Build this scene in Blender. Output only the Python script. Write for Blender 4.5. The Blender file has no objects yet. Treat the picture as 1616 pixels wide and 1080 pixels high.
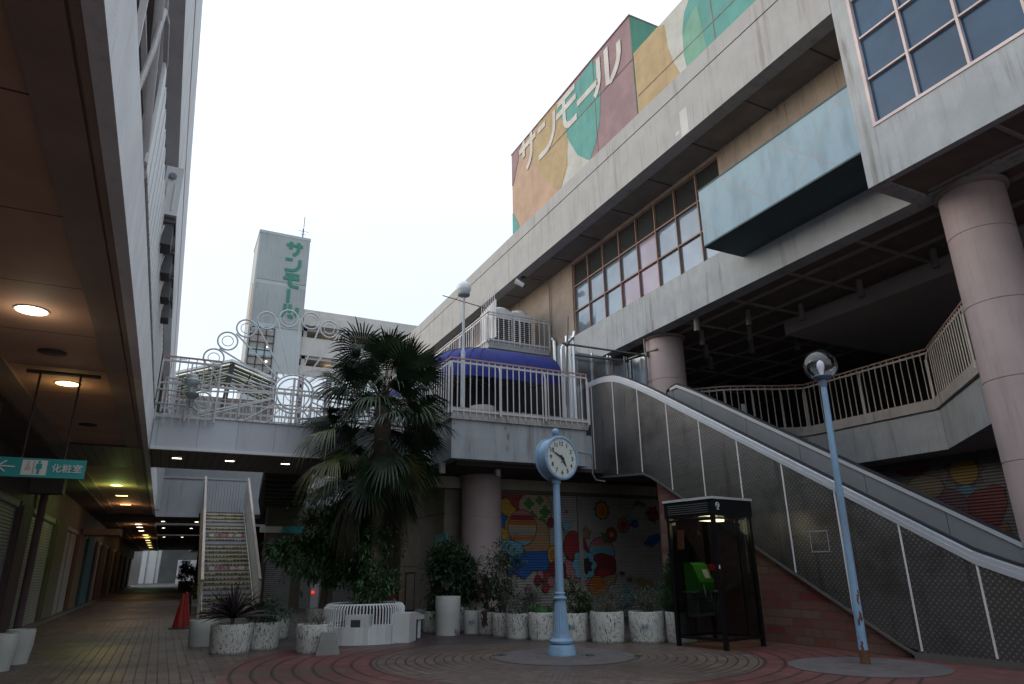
import bpy, math, random
from math import sin, cos, pi, radians, sqrt
from mathutils import Vector, Matrix
random.seed(7)
SC = bpy.context.scene
COL = SC.collection
# ---------------- camera ----------------
CX, CY, FPX, CAMH = 808.0, 540.0, 1058.0, 1.4
def _n(v):
    return Vector(v).normalized()
_up = _n((768 - CX, -2584 - CY, FPX))
_y = Vector((255 - CX, 900 - CY, FPX)); _y = (_y - _up * _y.dot(_up)).normalized()
_x = _y.cross(_up)
R = Matrix((_x, _y, _up))                    # photo axes (right, down, forward) -> world
cam = bpy.data.cameras.new('camera'); cam.lens = FPX / 1616 * 36; cam.sensor_width = 36; cam.clip_start = .05; cam.clip_end = 2000
camo = bpy.data.objects.new('camera', cam); COL.objects.link(camo)
rx, dn, fw = R @ Vector((1, 0, 0)), R @ Vector((0, 1, 0)), R @ Vector((0, 0, 1))
M3 = Matrix((rx, -dn, -fw)).transposed()
camo.matrix_world = Matrix.Translation((0, 0, CAMH)) @ M3.to_4x4()
SC.camera = camo
def ray(px, py): return R @ Vector((px - CX, py - CY, FPX))
EYE = Vector((0, 0, CAMH))
def onZ(px, py, z=0.0): d = ray(px, py); return EYE + d * ((z - CAMH) / d.z)
def onX(px, py, x): d = ray(px, py); return EYE + d * (x / d.x)
def onY(px, py, y): d = ray(px, py); return EYE + d * (y / d.y)
# ---------------- light ----------------
W = bpy.data.worlds.new('World'); SC.world = W; W.use_nodes = True
wn = W.node_tree; wn.nodes.clear()
SUN_EL, SUN_AZ = radians(16), radians(-62)       # low sun, far left of the view, behind thin cloud
sky = wn.nodes.new('ShaderNodeTexSky'); sky.sky_type = 'NISHITA'; sky.sun_disc = False
sky.sun_elevation = SUN_EL; sky.sun_rotation = SUN_AZ; sky.air_density = 1.0; sky.dust_density = 2.0; sky.ozone_density = 1.2
b1 = wn.nodes.new('ShaderNodeBackground'); b1.inputs[1].default_value = .09
b2 = wn.nodes.new('ShaderNodeBackground'); b2.inputs[0].default_value = (.90, .965, 1.03, 1); b2.inputs[1].default_value = .95
ad = wn.nodes.new('ShaderNodeAddShader'); wo = wn.nodes.new('ShaderNodeOutputWorld')
tcn = wn.nodes.new('ShaderNodeTexCoord'); spz = wn.nodes.new('ShaderNodeSeparateXYZ'); mz = wn.nodes.new('ShaderNodeMath'); mz.operation = 'MULTIPLY'; mz2 = wn.nodes.new('ShaderNodeMath'); mz2.operation = 'MULTIPLY_ADD'
wn.links.new(tcn.outputs['Generated'], spz.inputs[0]); wn.links.new(spz.outputs[2], mz.inputs[0]); wn.links.new(spz.outputs[2], mz.inputs[1]); wn.links.new(mz.outputs[0], mz2.inputs[0])
mz2.inputs[1].default_value = .95; mz2.inputs[2].default_value = .66; wn.links.new(mz2.outputs[0], b2.inputs[1])      # an overcast veil is brighter overhead
wn.links.new(sky.outputs[0], b1.inputs[0]); wn.links.new(b1.outputs[0], ad.inputs[0]); wn.links.new(b2.outputs[0], ad.inputs[1]); wn.links.new(ad.outputs[0], wo.inputs[0])
sl = bpy.data.lights.new('sun', 'SUN'); sl.energy = .5; sl.angle = radians(30); sl.color = (1, .95, .90)
so = bpy.data.objects.new('sun', sl); COL.objects.link(so)
sd = Vector((sin(SUN_AZ) * cos(SUN_EL), cos(SUN_AZ) * cos(SUN_EL), sin(SUN_EL)))
so.rotation_euler = sd.to_track_quat('Z', 'Y').to_euler()
SC.view_settings.view_transform = 'Standard'; SC.view_settings.look = 'None'; SC.view_settings.gamma = 1
SC.view_settings.exposure = .15
SC.render.engine = 'CYCLES'
SC.cycles.max_bounces = 8; SC.cycles.transparent_max_bounces = 24

# ---------------- materials ----------------
class NT:
    def __init__(s, name):
        s.m = bpy.data.materials.new(name); s.m.use_nodes = True
        s.t = s.m.node_tree; s.p = s.t.nodes['Principled BSDF']; s.pos = None
    def node(s, t, **k):
        n = s.t.nodes.new('ShaderNode' + t)
        for a, b in k.items(): setattr(n, a, b)
        return n
    def L(s, a, b): s.t.links.new(a, b)
    def put(s, inp, v):
        if v is None: return
        if hasattr(v, 'is_linked') or hasattr(v, 'links'): s.L(v, inp)
        elif isinstance(v, (tuple, list)) and len(v) == 3 and inp.type == 'RGBA': inp.default_value = (*v, 1)
        else: inp.default_value = v
    def P(s):
        if not s.pos: s.pos = s.node('NewGeometry').outputs['Position']
        return s.pos
    def xyz(s, v=None):
        n = s.node('SeparateXYZ'); s.L(v or s.P(), n.inputs[0]); return n.outputs
    def math(s, op, a, b=None, c=None, clamp=False):
        n = s.node('Math', operation=op); n.use_clamp = clamp
        s.put(n.inputs[0], a)
        if b is not None: s.put(n.inputs[1], b)
        if c is not None: s.put(n.inputs[2], c)
        return n.outputs[0]
    def scl(s, v3, off=(0, 0, 0)):
        n = s.node('Mapping'); s.L(s.P(), n.inputs[0]); n.inputs['Scale'].default_value = v3; n.inputs['Location'].default_value = off; return n.outputs[0]
    def noise(s, scale=1., v3=None, detail=4, rough=.6, vec=None):
        n = s.node('TexNoise'); s.L(vec or (s.scl(v3) if v3 else s.P()), n.inputs['Vector'])
        n.inputs['Scale'].default_value = scale; n.inputs['Detail'].default_value = detail; n.inputs['Roughness'].default_value = rough
        return n.outputs['Fac']
    def rng(s, v, a, b, c=0., d=1., smooth=True):
        n = s.node('MapRange'); n.interpolation_type = 'SMOOTHSTEP' if smooth else 'LINEAR'
        s.L(v, n.inputs[0])
        for i, q in zip((1, 2, 3, 4), (a, b, c, d)): n.inputs[i].default_value = q
        return n.outputs[0]
    def mix(s, f, a, b, bt='MIX'):
        n = s.node('Mix', data_type='RGBA', blend_type=bt)
        s.put(n.inputs[0], f); s.put(n.inputs[6], a); s.put(n.inputs[7], b); return n.outputs[2]
    def bump(s, h, strength=.3, dist=.01):
        n = s.node('Bump'); n.inputs['Strength'].default_value = strength; n.inputs['Distance'].default_value = dist
        s.L(h, n.inputs['Height']); s.L(n.outputs[0], s.p.inputs['Normal'])
    def set(s, **k):
        for a, b in k.items(): s.put(s.p.inputs[a.replace('_', ' ')], b)
        return s.m
MATS = {}
def dk(c, f): return tuple(x * f for x in c)
def surf(name, c, rough=.75, var=.18, streak=.0, sc=1.6, bump=.25, bs=30, metal=0., dirt=(.10, .085, .07), spec=.4, grain=.1, rust=0.):
    if name in MATS: return MATS[name]
    n = NT(name)
    big = n.noise(sc, detail=5)
    col = n.mix(n.rng(big, .3, .7), dk(c, 1 - var), dk(c, 1 + var * .5))
    if grain:
        g = n.noise(bs * 1.3, detail=2); col = n.mix(n.math('MULTIPLY', n.rng(g, .45, .7), grain), col, dk(c, .55))
    if streak:
        s1 = n.noise(1., (4.5, 4.5, .35), detail=6, rough=.65); s2 = n.noise(.6, (1, 1, .6), detail=3)
        s3 = n.noise(1., (13, 13, .45), detail=5, rough=.6); s4 = n.noise(.45, detail=3)
        col = n.mix(n.math('MULTIPLY', n.math('MULTIPLY', n.rng(s3, .56, .70), n.rng(s4, .42, .62)), streak * .8), col, dk(dirt, .8))
        f = n.math('MULTIPLY', n.rng(s1, .48, .72), n.rng(s2, .35, .62)); f = n.math('MULTIPLY', f, streak)
        col = n.mix(f, col, dirt)
    if rust:
        r1 = n.noise(9, detail=6, rough=.7); f = n.math('MULTIPLY', n.rng(r1, .62, .7), rust); col = n.mix(f, col, (.16, .06, .03))
    n.set(Base_Color=col, Roughness=rough, Metallic=metal, Specular_IOR_Level=spec)
    if bump:
        n.bump(n.noise(bs, detail=4), bump, .006)
    MATS[name] = n.m; return n.m
def flat(name, c, rough=.5, metal=0., emit=None, es=1.):
    if name in MATS: return MATS[name]
    n = NT(name); n.set(Base_Color=c, Roughness=rough, Metallic=metal)
    if emit: n.set(Emission_Color=emit); n.p.inputs['Emission Strength'].default_value = es
    MATS[name] = n.m; return n.m
CONC = surf('painted_concrete', (.36, .365, .38), streak=.4, var=.12)
CONCB = surf('weathered_concrete', (.31, .335, .358), streak=.85, var=.12, dirt=(.13, .115, .10))
PARAP = surf('parapet_concrete', (.30, .305, .312), streak=.45, var=.08)
TAN = surf('tan_render', (.225, .19, .165), streak=.8, var=.18, dirt=(.07, .055, .045))
PINK = surf('pink_column_paint', (.37, .295, .29), streak=.22, var=.08, rough=.6)
BEIGE = surf('beige_block_wall', (.17, .15, .125), streak=.4, var=.15)
WHITE = surf('white_painted_steel', (.50, .48, .485), rough=.5, var=.1, bump=.1, rust=.35, spec=.5)
WHITE2 = surf('clean_white_steel', (.60, .61, .62), rough=.45, var=.06, bump=.05)
RAILP = surf('pinkish_handrail_paint', (.42, .25, .23), rough=.5, rust=.4)
PANEL = surf('bridge_panel_paint', (.42, .44, .48), rough=.6, streak=.35, var=.08)
SOFF = surf('brown_soffit', (.20, .135, .10), var=.1, rough=.7, bump=.1)
SOFF2 = surf('taupe_soffit_beam', (.33, .245, .20), var=.12, rough=.7, bump=.1)
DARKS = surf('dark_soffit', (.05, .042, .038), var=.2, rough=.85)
RIDGE = surf('ceiling_rib_grey', (.24, .21, .19), var=.1)
CHAR = surf('charcoal', (.04, .04, .042), var=.2)
BLUEP_ = surf('pale_blue_panel', (.30, .42, .48), streak=.6, var=.12, dirt=(.16, .2, .22))
POLE = surf('light_blue_pole_paint', (.20, .32, .46), rough=.5, var=.12, rust=.35, streak=.5, bump=.1)
STEEL = surf('brushed_steel', (.55, .57, .60), metal=1., rough=.32, var=.08, bump=.05)
TUBE = surf('scaffold_steel', (.14, .14, .14), metal=.6, rough=.5, rust=.5)
RUBBER = flat('black_rubber', (.02, .022, .03), .45)
BLACK = surf('black_enamel', (.006, .006, .007), rough=.35, var=.1, bump=.03, spec=.25)
SOIL = surf('dark_soil', (.05, .038, .03), bump=1, bs=40)
AWN = surf('blue_awning_cloth', (.012, .022, .17), rough=.8, var=.35, streak=.5, dirt=(.03, .035, .12), sc=.9, bump=.1)
BARK = surf('bark', (.08, .06, .045), bump=1, bs=45, var=.4)
CONCD = surf('raw_concrete', (.20, .20, .19), var=.25, bump=.6)
TOWERM = surf('tower_concrete', (.35, .375, .385), streak=.25, var=.1, sc=.1)
TOWERD = surf('tower_concrete_panel', (.28, .305, .315), streak=.3, var=.12, sc=.1)
GREENL = flat('green_letter_enamel', (.014, .155, .105), .5)
TEALS = surf('teal_sign', (.02, .28, .28), rough=.4, var=.05, bump=0)
SIGNW = flat('sign_white', (.62, .63, .60), .5)
SHUT = None
def slat_mat(name, c, pitch=.075, dark=.45, axis=2, streak=.3):
    if name in MATS: return MATS[name]
    n = NT(name); z = n.xyz()[axis]
    f = n.math('FRACT', n.math('DIVIDE', z, pitch))
    line = n.rng(f, .0, .28, 1., 0.)
    big = n.noise(1.2, detail=4)
    col = n.mix(n.rng(big, .3, .7), dk(c, .8), c)
    s1 = n.noise(1., (4.5, 4.5, .35), detail=6); col = n.mix(n.math('MULTIPLY', n.rng(s1, .5, .75), streak), col, dk(c, .35))
    col = n.mix(n.math('MULTIPLY', line, dark), col, dk(c, .18))
    n.set(Base_Color=col, Roughness=.6); n.bump(n.math('SINE', n.math('MULTIPLY', f, 2 * pi)), .5, .012)
    MATS[name] = n.m; return n.m
SHUT = slat_mat('grey_roller_shutter', (.26, .25, .24))
def leafmat(name, c, c2, rough=.5, trans=.25):
    if name in MATS: return MATS[name]
    n = NT(name); f = n.noise(3.2, detail=3); g = n.noise(25, detail=1)
    col = n.mix(n.rng(f, .35, .65), c, c2); col = n.mix(n.math('MULTIPLY', n.rng(g, .4, .7), .5), col, dk(c, .5))
    n.set(Base_Color=col, Roughness=rough, Specular_IOR_Level=.4)
    MATS[name] = n.m; return n.m
PALML = leafmat('palm_leaf', (.010, .026, .012), (.024, .048, .017))
PALMT = leafmat('yellowing_palm_leaf', (.09, .085, .022), (.03, .05, .014))
PALMD = leafmat('dead_palm_leaf', (.11, .08, .06), (.05, .036, .028), .8)
LEAF1 = leafmat('broad_leaf', (.022, .056, .022), (.045, .10, .03))
LEAF2 = leafmat('dark_shrub_leaf', (.016, .038, .018), (.03, .065, .025))
LEAF3 = leafmat('grey_green_leaf', (.05, .06, .04), (.03, .045, .025))
LEAF4 = leafmat('bright_grass', (.04, .12, .025), (.02, .07, .015))
LEAFR = leafmat('dark_red_leaf', (.06, .022, .02), (.03, .015, .015))
LEAFP = leafmat('purple_strap_leaf', (.045, .03, .035), (.02, .015, .02))
CONIF = leafmat('conifer_green', (.018, .045, .018), (.03, .07, .022))
def glassmat(name, c, rough=.06, spec=.9, metal=.0, ior=1.7):
    if name in MATS: return MATS[name]
    n = NT(name); f = n.noise(.9, detail=3)
    n.set(Base_Color=n.mix(n.rng(f, .3, .7), c, dk(c, .7)), Roughness=rough, Metallic=metal, IOR=ior, Specular_IOR_Level=spec)
    n.bump(n.noise(.7, detail=2), .09, .06)
    MATS[name] = n.m; return n.m
WGL = glassmat('window_glass', (.17, .23, .30), .06, metal=.4)
WGLP = glassmat('pinkish_window_glass', (.22, .19, .26), .12, metal=.3)
WGLD = glassmat('soffit_shaded_glass', (.03, .037, .04), .1)  # top-row panes: the dark soffit reflection is put into the glass colour
BGL = glassmat('blue_bay_glass', (.038, .08, .145), .12, spec=.35, ior=1.45)
def clear(name, tint=(1, 1, 1), rough=.0, alpha=.25):
    if name in MATS: return MATS[name]
    n = NT(name); tr = n.node('BsdfTransparent'); tr.inputs[0].default_value = (*tint, 1)
    gl = n.node('BsdfGlossy'); gl.inputs['Roughness'].default_value = rough
    fr = n.node('LayerWeight'); fr.inputs[0].default_value = .25; mx = n.node('MixShader')
    n.L(n.math('ADD', n.math('MULTIPLY', n.math('POWER', fr.outputs[1], 2.), .7), alpha * .13), mx.inputs[0]); n.L(tr.outputs[0], mx.inputs[1]); n.L(gl.outputs[0], mx.inputs[2])
    n.L(mx.outputs[0], n.t.nodes['Material Output'].inputs[0]); MATS[name] = n.m; return n.m
GLOBE = clear('clear_globe', (.90, .93, .96), .02, .6)
BOOTHG = clear('booth_glass', (.60, .62, .62), .02, .1)
def lampmat(name, c, s): return flat(name, c, .4, emit=c, es=s)
WARM = lampmat('warm_lamp', (1, .78, .45), 9.)
WARM2 = lampmat('cream_lamp', (1, .88, .66), 7.)
YELL = lampmat('yellow_lamp', (1, .72, .25), 6.)
GREENGLOW = lampmat('green_glow', (.35, 1, .15), 1.4)
REDL = lampmat('red_lamp', (1, .03, .02), 1.6)

# ---------------- mesh helpers ----------------
class MB:
    def __init__(s): s.v = []; s.f = []; s.mi = []; s.k = 0
    def face(s, idx): s.f.append(idx); s.mi.append(s.k)
    def add(s, vs, fs):
        o = len(s.v); s.v += [tuple(v) for v in vs]
        for f in fs: s.face([i + o for i in f])
        return s
    def box(s, a, b, bev=0.):
        x0, y0, z0 = [min(p, q) for p, q in zip(a, b)]; x1, y1, z1 = [max(p, q) for p, q in zip(a, b)]
        return s.add([(x0, y0, z0), (x1, y0, z0), (x1, y1, z0), (x0, y1, z0), (x0, y0, z1), (x1, y0, z1), (x1, y1, z1), (x0, y1, z1)],
                     [(0, 3, 2, 1), (4, 5, 6, 7), (0, 1, 5, 4), (1, 2, 6, 5), (2, 3, 7, 6), (3, 0, 4, 7)])
    def obox(s, c, size, ang=0., rot=None):
        c = Vector(c); m = rot or Matrix.Rotation(ang, 3, 'Z'); h = Vector(size) / 2
        vs = [c + m @ Vector((sx * h.x, sy * h.y, sz * h.z)) for sz in (-1, 1) for sx, sy in ((-1, -1), (1, -1), (1, 1), (-1, 1))]
        return s.add(vs, [(0, 3, 2, 1), (4, 5, 6, 7), (0, 1, 5, 4), (1, 2, 6, 5), (2, 3, 7, 6), (3, 0, 4, 7)])
    def bar(s, p, q, w, h=None, up=(0, 0, 1)):
        p = Vector(p); q = Vector(q); h = h or w; d = q - p
        if d.length < 1e-6: return s
        z = d.normalized(); u = Vector(up)
        if abs(z.dot(u)) > .98: u = Vector((0, 1, 0))
        x = z.cross(u).normalized(); y = x.cross(z)
        m = Matrix((x, z, y)).transposed()
        return s.obox((p + q) / 2, (w, d.length, h), rot=m)
    def cyl(s, p, q, r0, r1=None, n=12, caps=True):
        p = Vector(p); q = Vector(q); r1 = r0 if r1 is None else r1; z = (q - p).normalized()
        u = Vector((1, 0, 0)) if abs(z.x) < .9 else Vector((0, 1, 0)); x = z.cross(u).normalized(); y = z.cross(x)
        vs = []
        for c, r in ((p, r0), (q, r1)):
            for i in range(n): a = 2 * pi * i / n; vs.append(c + x * (r * cos(a)) + y * (r * sin(a)))
        fs = [(i, (i + 1) % n, n + (i + 1) % n, n + i) for i in range(n)]
        if caps: fs += [tuple(reversed(range(n))), tuple(range(n, 2 * n))]
        return s.add(vs, fs)
    def tube(s, pts, r, n=8, closed=False):
        pts = [Vector(p) for p in pts]; m = len(pts); vs = []; rs = r if isinstance(r, (list, tuple)) else [r] * m
        prev = None
        for i, p in enumerate(pts):
            a = pts[(i - 1) % m] if (closed or i > 0) else p; b = pts[(i + 1) % m] if (closed or i < m - 1) else p
            t = (b - a).normalized()
            if prev is None:
                u = Vector((0, 0, 1)) if abs(t.z) < .9 else Vector((1, 0, 0)); x = t.cross(u).normalized()
            else:
                x = (prev - t * prev.dot(t)).normalized()
            prev = x; y = t.cross(x)
            for k in range(n): an = 2 * pi * k / n; vs.append(p + x * (rs[i] * cos(an)) + y * (rs[i] * sin(an)))
        fs = []
        for i in range(m if closed else m - 1):
            for k in range(n):
                j = (i + 1) % m; fs.append((i * n + k, i * n + (k + 1) % n, j * n + (k + 1) % n, j * n + k))
        if not closed: fs += [tuple(reversed(range(n))), tuple(range((m - 1) * n, m * n))]
        return s.add(vs, fs)
    def lathe(s, prof, c=(0, 0, 0), n=32, axis=None, cap0=True, cap1=True, flute=0, fl=(0, 0)):
        c = Vector(c); z = Vector(axis or (0, 0, 1)).normalized(); u = Vector((1, 0, 0)) if abs(z.x) < .9 else Vector((0, 1, 0))
        x = (u - z * u.dot(z)).normalized(); y = z.cross(x); vs = []
        for (r, h) in prof:
            for i in range(n):
                a = 2 * pi * i / n; rr = r
                if flute and fl[0] <= h <= fl[1]: rr = r * (1 - .07 * (i % 2))
                vs.append(c + x * (rr * cos(a)) + y * (rr * sin(a)) + z * h)
        fs = []
        for j in range(len(prof) - 1):
            for i in range(n): fs.append((j * n + i, j * n + (i + 1) % n, (j + 1) * n + (i + 1) % n, (j + 1) * n + i))
        if cap0: fs.append(tuple(reversed(range(n))))
        if cap1: fs.append(tuple(range((len(prof) - 1) * n, len(prof) * n)))
        return s.add(vs, fs)
    def prism(s, pts, d):
        """closed polygon of 3-D points pushed along vector d"""
        pts = [Vector(p) for p in pts]; d = Vector(d); n = len(pts)
        nn = Vector((0, 0, 0))
        for i in range(n): nn += pts[i].cross(pts[(i + 1) % n])
        if nn.dot(d) > 0: pts.reverse()
        vs = pts + [p + d for p in pts]
        return s.add(vs, [tuple(range(n)), tuple(reversed(range(n, 2 * n)))] + [(i, n + i, n + (i + 1) % n, (i + 1) % n) for i in range(n)])
    def quad(s, *p): return s.add(p, [tuple(range(len(p)))])
    def build(s, name, mats, parent=None, smooth=False, label=None):
        me = bpy.data.meshes.new(name); o0 = Vector((0, 0, 0))
        p = parent
        while p is not None: o0 += p.location; p = p.parent
        if parent is None and s.v:
            xs = [v[0] for v in s.v]; ys = [v[1] for v in s.v]; zs = [v[2] for v in s.v]
            o0 = Vector(((min(xs) + max(xs)) / 2, (min(ys) + max(ys)) / 2, min(zs)))
        me.from_pydata([Vector(v) - o0 for v in s.v], [], s.f)
        if not isinstance(mats, (list, tuple)): mats = [mats]
        for m in mats: me.materials.append(m)
        if len(mats) > 1: me.polygons.foreach_set('material_index', s.mi)
        if smooth:
            me.polygons.foreach_set('use_smooth', [True] * len(s.f))
        me.update()
        o = bpy.data.objects.new(name, me); COL.objects.link(o)
        if parent is None: o.location = o0
        else: o.parent = parent
        if smooth and smooth != 'all':
            try: me.set_sharp_from_angle(angle=radians(35))
            except Exception: pass
        if label: o['label'] = label
        return o
def thing(name, loc, label, cat, group=None):
    o = bpy.data.objects.new(name, None); COL.objects.link(o); o.location = loc; o.empty_display_size = .2
    o['label'] = label; o['category'] = cat
    if group: o['group'] = group
    return o
def tag(o, label, cat, group=None):
    o['label'] = label; o['category'] = cat
    if group: o['group'] = group
    return o
def struct(o, kind='structure'): o['kind'] = kind; return o
def copy_tree(o, parent=None):
    c = o.copy(); COL.objects.link(c); c.parent = parent
    for ch in list(o.children): copy_tree(ch, c)
    return c
def text_mesh(body, size, name='lettering'):
    cu = bpy.data.curves.new(name, 'FONT'); cu.body = body; cu.size = size; cu.extrude = .003; cu.align_x = 'LEFT'; cu.offset = size * .006
    t = bpy.data.objects.new('tmp', cu); COL.objects.link(t)
    bpy.context.view_layer.update()
    me = bpy.data.meshes.new_from_object(t.evaluated_get(bpy.context.evaluated_depsgraph_get()))
    vs = [v.co.copy() for v in me.vertices]; fs = [tuple(p.vertices) for p in me.polygons]
    bpy.data.objects.remove(t); bpy.data.curves.remove(cu); bpy.data.meshes.remove(me)
    return vs, fs
def put_text(mb, body, size, org, ux, uy, center=False):
    """letters laid along ux with up uy, standing on org, facing ux x uy"""
    vs, fs = text_mesh(body, size); ux = Vector(ux); uy = Vector(uy); nz = ux.cross(uy).normalized(); org = Vector(org)
    if center and vs:
        xs = [v.x for v in vs]; ys = [v.y for v in vs]; c = Vector(((min(xs) + max(xs)) / 2, (min(ys) + max(ys)) / 2, 0)); vs = [v - c for v in vs]
    mb.add([org + ux * v.x + uy * v.y + nz * (v.z + .004) for v in vs], fs)
def clip(poly, u0, u1, v0, v1):
    def cl(p, ins, inter):
        out = []
        for i in range(len(p)):
            a, b = p[i - 1], p[i]
            if ins(b):
                if not ins(a): out.append(inter(a, b))
                out.append(b)
            elif ins(a): out.append(inter(a, b))
        return out
    def ix(k, c): return lambda a, b: tuple(c if j == k else a[j] + (b[j] - a[j]) * (c - a[k]) / (b[k] - a[k]) for j in (0, 1))
    for ins, f in ((lambda q: q[0] >= u0, ix(0, u0)), (lambda q: q[0] <= u1, ix(0, u1)), (lambda q: q[1] >= v0, ix(1, v0)), (lambda q: q[1] <= v1, ix(1, v1))):
        if poly: poly = cl(poly, ins, f)
    return poly
# katakana drawn as brush ribbons in a unit cell
def arc(cx, cy, rx, ry, a0, a1, n=8): return [(cx + rx * cos(radians(a0 + (a1 - a0) * i / n)), cy + ry * sin(radians(a0 + (a1 - a0) * i / n))) for i in range(n + 1)]
GLY = {
 'sa': [[(0, .74), (1, .74)], [(.27, .98), (.27, .46)], [(.74, .98), (.74, .5)] + arc(.36, .5, .38, .44, -8, -80, 6)],
 'n': [[(.04, .86), (.46, .86)], [(.92, .92), (.92, .62)] + arc(.42, .62, .5, .52, -10, -88, 6) + [(.05, .10)]],
 'mo': [[(.1, .90), (.95, .90)], [(0, .62), (.98, .62)], [(.4, .9), (.4, .35)] + arc(.66, .35, .26, .26, 190, 268, 5) + [(.98, .09)]],
 'bar': [[(.04, .5), (.96, .5)]],
 'ru': [[(.2, .95), (.2, .5)] + arc(-.1, .5, .3, .42, -10, -70, 4), [(.5, .95), (.5, .08), (.62, .08)] + arc(.5, .62, .44, .54, -72, -8, 6) + [(.94, .78)]],
}
def glyph(mb, g, f, w, th):
    """f maps (u,v) in the unit cell to a point, th = thickness vector"""
    for st in GLY[g]:
        L_, R_ = [], []
        for i, p in enumerate(st):
            a = st[max(i - 1, 0)]; b = st[min(i + 1, len(st) - 1)]
            dx, dy = b[0] - a[0], b[1] - a[1]; l = sqrt(dx * dx + dy * dy) or 1; nx, ny = -dy / l * w / 2, dx / l * w / 2
            L_.append(f(p[0] + nx, p[1] + ny)); R_.append(f(p[0] - nx, p[1] - ny))
        si = GLY[g].index(st); ofs = Vector(th) * (.06 * si)
        for i in range(len(st) - 1):
            mb.prism([q - ofs for q in (L_[i], L_[i + 1], R_[i + 1], R_[i])], th)
# ================= GROUND =================
def ground_mat():
    n = NT('brick_paving'); x, y, z = n.xyz()
    cx, cy = 6.25, 10.7
    dx = n.math('SUBTRACT', x, cx); dy = n.math('SUBTRACT', y, cy)
    r = n.math('SQRT', n.math('ADD', n.math('MULTIPLY', dx, dx), n.math('MULTIPLY', dy, dy)))
    a = n.math('ARCTAN2', dy, dx)
    # straight paving outside
    yy = n.math('DIVIDE', y, .22); row = n.math('FLOOR', yy)
    off = n.math('MULTIPLY', n.math('MODULO', row, 2.), .0)
    xx = n.math('ADD', n.math('DIVIDE', x, .145), off); colu = n.math('FLOOR', xx)
    def edge(v, w):
        f = n.math('FRACT', v); return n.math('MAXIMUM', n.rng(f, 0., w, 1., 0.), n.rng(f, 1 - w, 1., 0., 1.))
    j1 = n.math('MAXIMUM', n.math('MULTIPLY', edge(xx, .075), .9), n.math('MULTIPLY', edge(yy, .05), .4))
    # ring paving
    rr = n.math('DIVIDE', r, n.math('ADD', .155, n.math('MULTIPLY', n.math('GREATER_THAN', r, 3.15), .135))); ring = n.math('FLOOR', rr)
    seg = n.math('MULTIPLY', a, n.math('MULTIPLY', ring, 1.6)); seg = n.math('ADD', n.math('DIVIDE', n.math('MULTIPLY', a, n.math('FLOOR', n.math('MULTIPLY', ring, 13.0))), 2 * pi), n.math('MULTIPLY', ring, .5))
    j2 = n.math('MAXIMUM', edge(rr, .15), n.math('MULTIPLY', edge(seg, .08), .55))
    inside = n.math('LESS_THAN', r, 5.40)
    def wn(c1, c2):
        cb = n.node('CombineXYZ'); n.L(c1, cb.inputs[0]); n.L(c2, cb.inputs[1]); w = n.node('TexWhiteNoise', noise_dimensions='2D'); n.L(cb.outputs[0], w.inputs[0]); return w.outputs[0]
    rnd1 = wn(colu, row); rnd2 = wn(ring, n.math('FLOOR', seg))
    rnd = n.mix(inside, rnd1, rnd2)
    joint = n.mix(inside, j1, j2)
    inred = n.math('MULTIPLY', n.math('GREATER_THAN', r, 3.15), inside)
    tan1 = n.mix(rnd, (.072, .050, .042), (.135, .097, .081))
    red1 = n.mix(rnd, (.098, .030, .030), (.135, .046, .043))
    # a few tan blocks left in the red band
    sect = n.math('FRACT', n.math('MULTIPLY', n.math('ADD', a, 3.3), 1.27)); tanb = n.math('MULTIPLY', n.math('LESS_THAN', sect, .085), n.math('GREATER_THAN', r, 3.6))
    inred = n.math('SUBTRACT', inred, n.math('MULTIPLY', inred, tanb))
    red2 = n.math('MULTIPLY', n.math('MULTIPLY', n.math('GREATER_THAN', r, 5.4), n.math('LESS_THAN', y, n.math('ADD', n.math('MULTIPLY', x, -.1), 9.6))), n.math('GREATER_THAN', x, 2.2))
    inred = n.math('MAXIMUM', inred, red2)
    col = n.mix(inred, tan1, red1)
    g = n.noise(.5, detail=5); col = n.mix(n.math('MULTIPLY', n.rng(g, .42, .7), .6), col, (.055, .042, .038))
    g2 = n.noise(14, detail=4); col = n.mix(n.math('MULTIPLY', n.rng(g2, .5, .75), .35), col, (.06, .05, .045))
    # dark worn paving round the seat and planters
    dkb = n.math('MULTIPLY', n.rng(n.math('ADD', y, n.math('MULTIPLY', x, .35)), 15.0, 15.5), n.rng(n.math('ADD', x, n.math('MULTIPLY', y, .05)), 2.6, 3.1)); col = n.mix(n.math('MULTIPLY', dkb, .8), col, (.045, .042, .043))
    col = n.mix(n.math('MULTIPLY', joint, .85), col, (.012, .011, .010))
    wet = n.noise(.35, detail=3)
    n.set(Base_Color=col, Roughness=n.rng(wet, .35, .65, .38, .62), Specular_IOR_Level=.42)
    h = n.math('SUBTRACT', n.math('MULTIPLY', g2, .3), joint); n.bump(h, .6, .012)
    return n.m
m = MB(); m.quad((-60, -20, 0), (80, -20, 0), (80, 260, 0), (-60, 260, 0)); struct(m.build('ground', ground_mat()))
DISC = surf('grey_concrete_disc', (.088, .078, .082), var=.22, bump=.5, sc=2.5)
for c, r in (((6.25, 10.7), 1.18), ((9.32, 7.30), 1.07)):
    m = MB(); m.lathe([(r, 0.0), (r, .008), (r * .42, .008), (r * .42, .005), (r * .40, .005), (r * .40, .008)], (*c, .002), 64); struct(m.build('paving_disc', DISC))
# kerb and gutter line along the left shops
m = MB(); m.box((-3.2, -5, 0), (-3.0, 95, .09)); struct(m.build('kerb', surf('kerb_stone', (.10, .09, .08), var=.2)))

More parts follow.
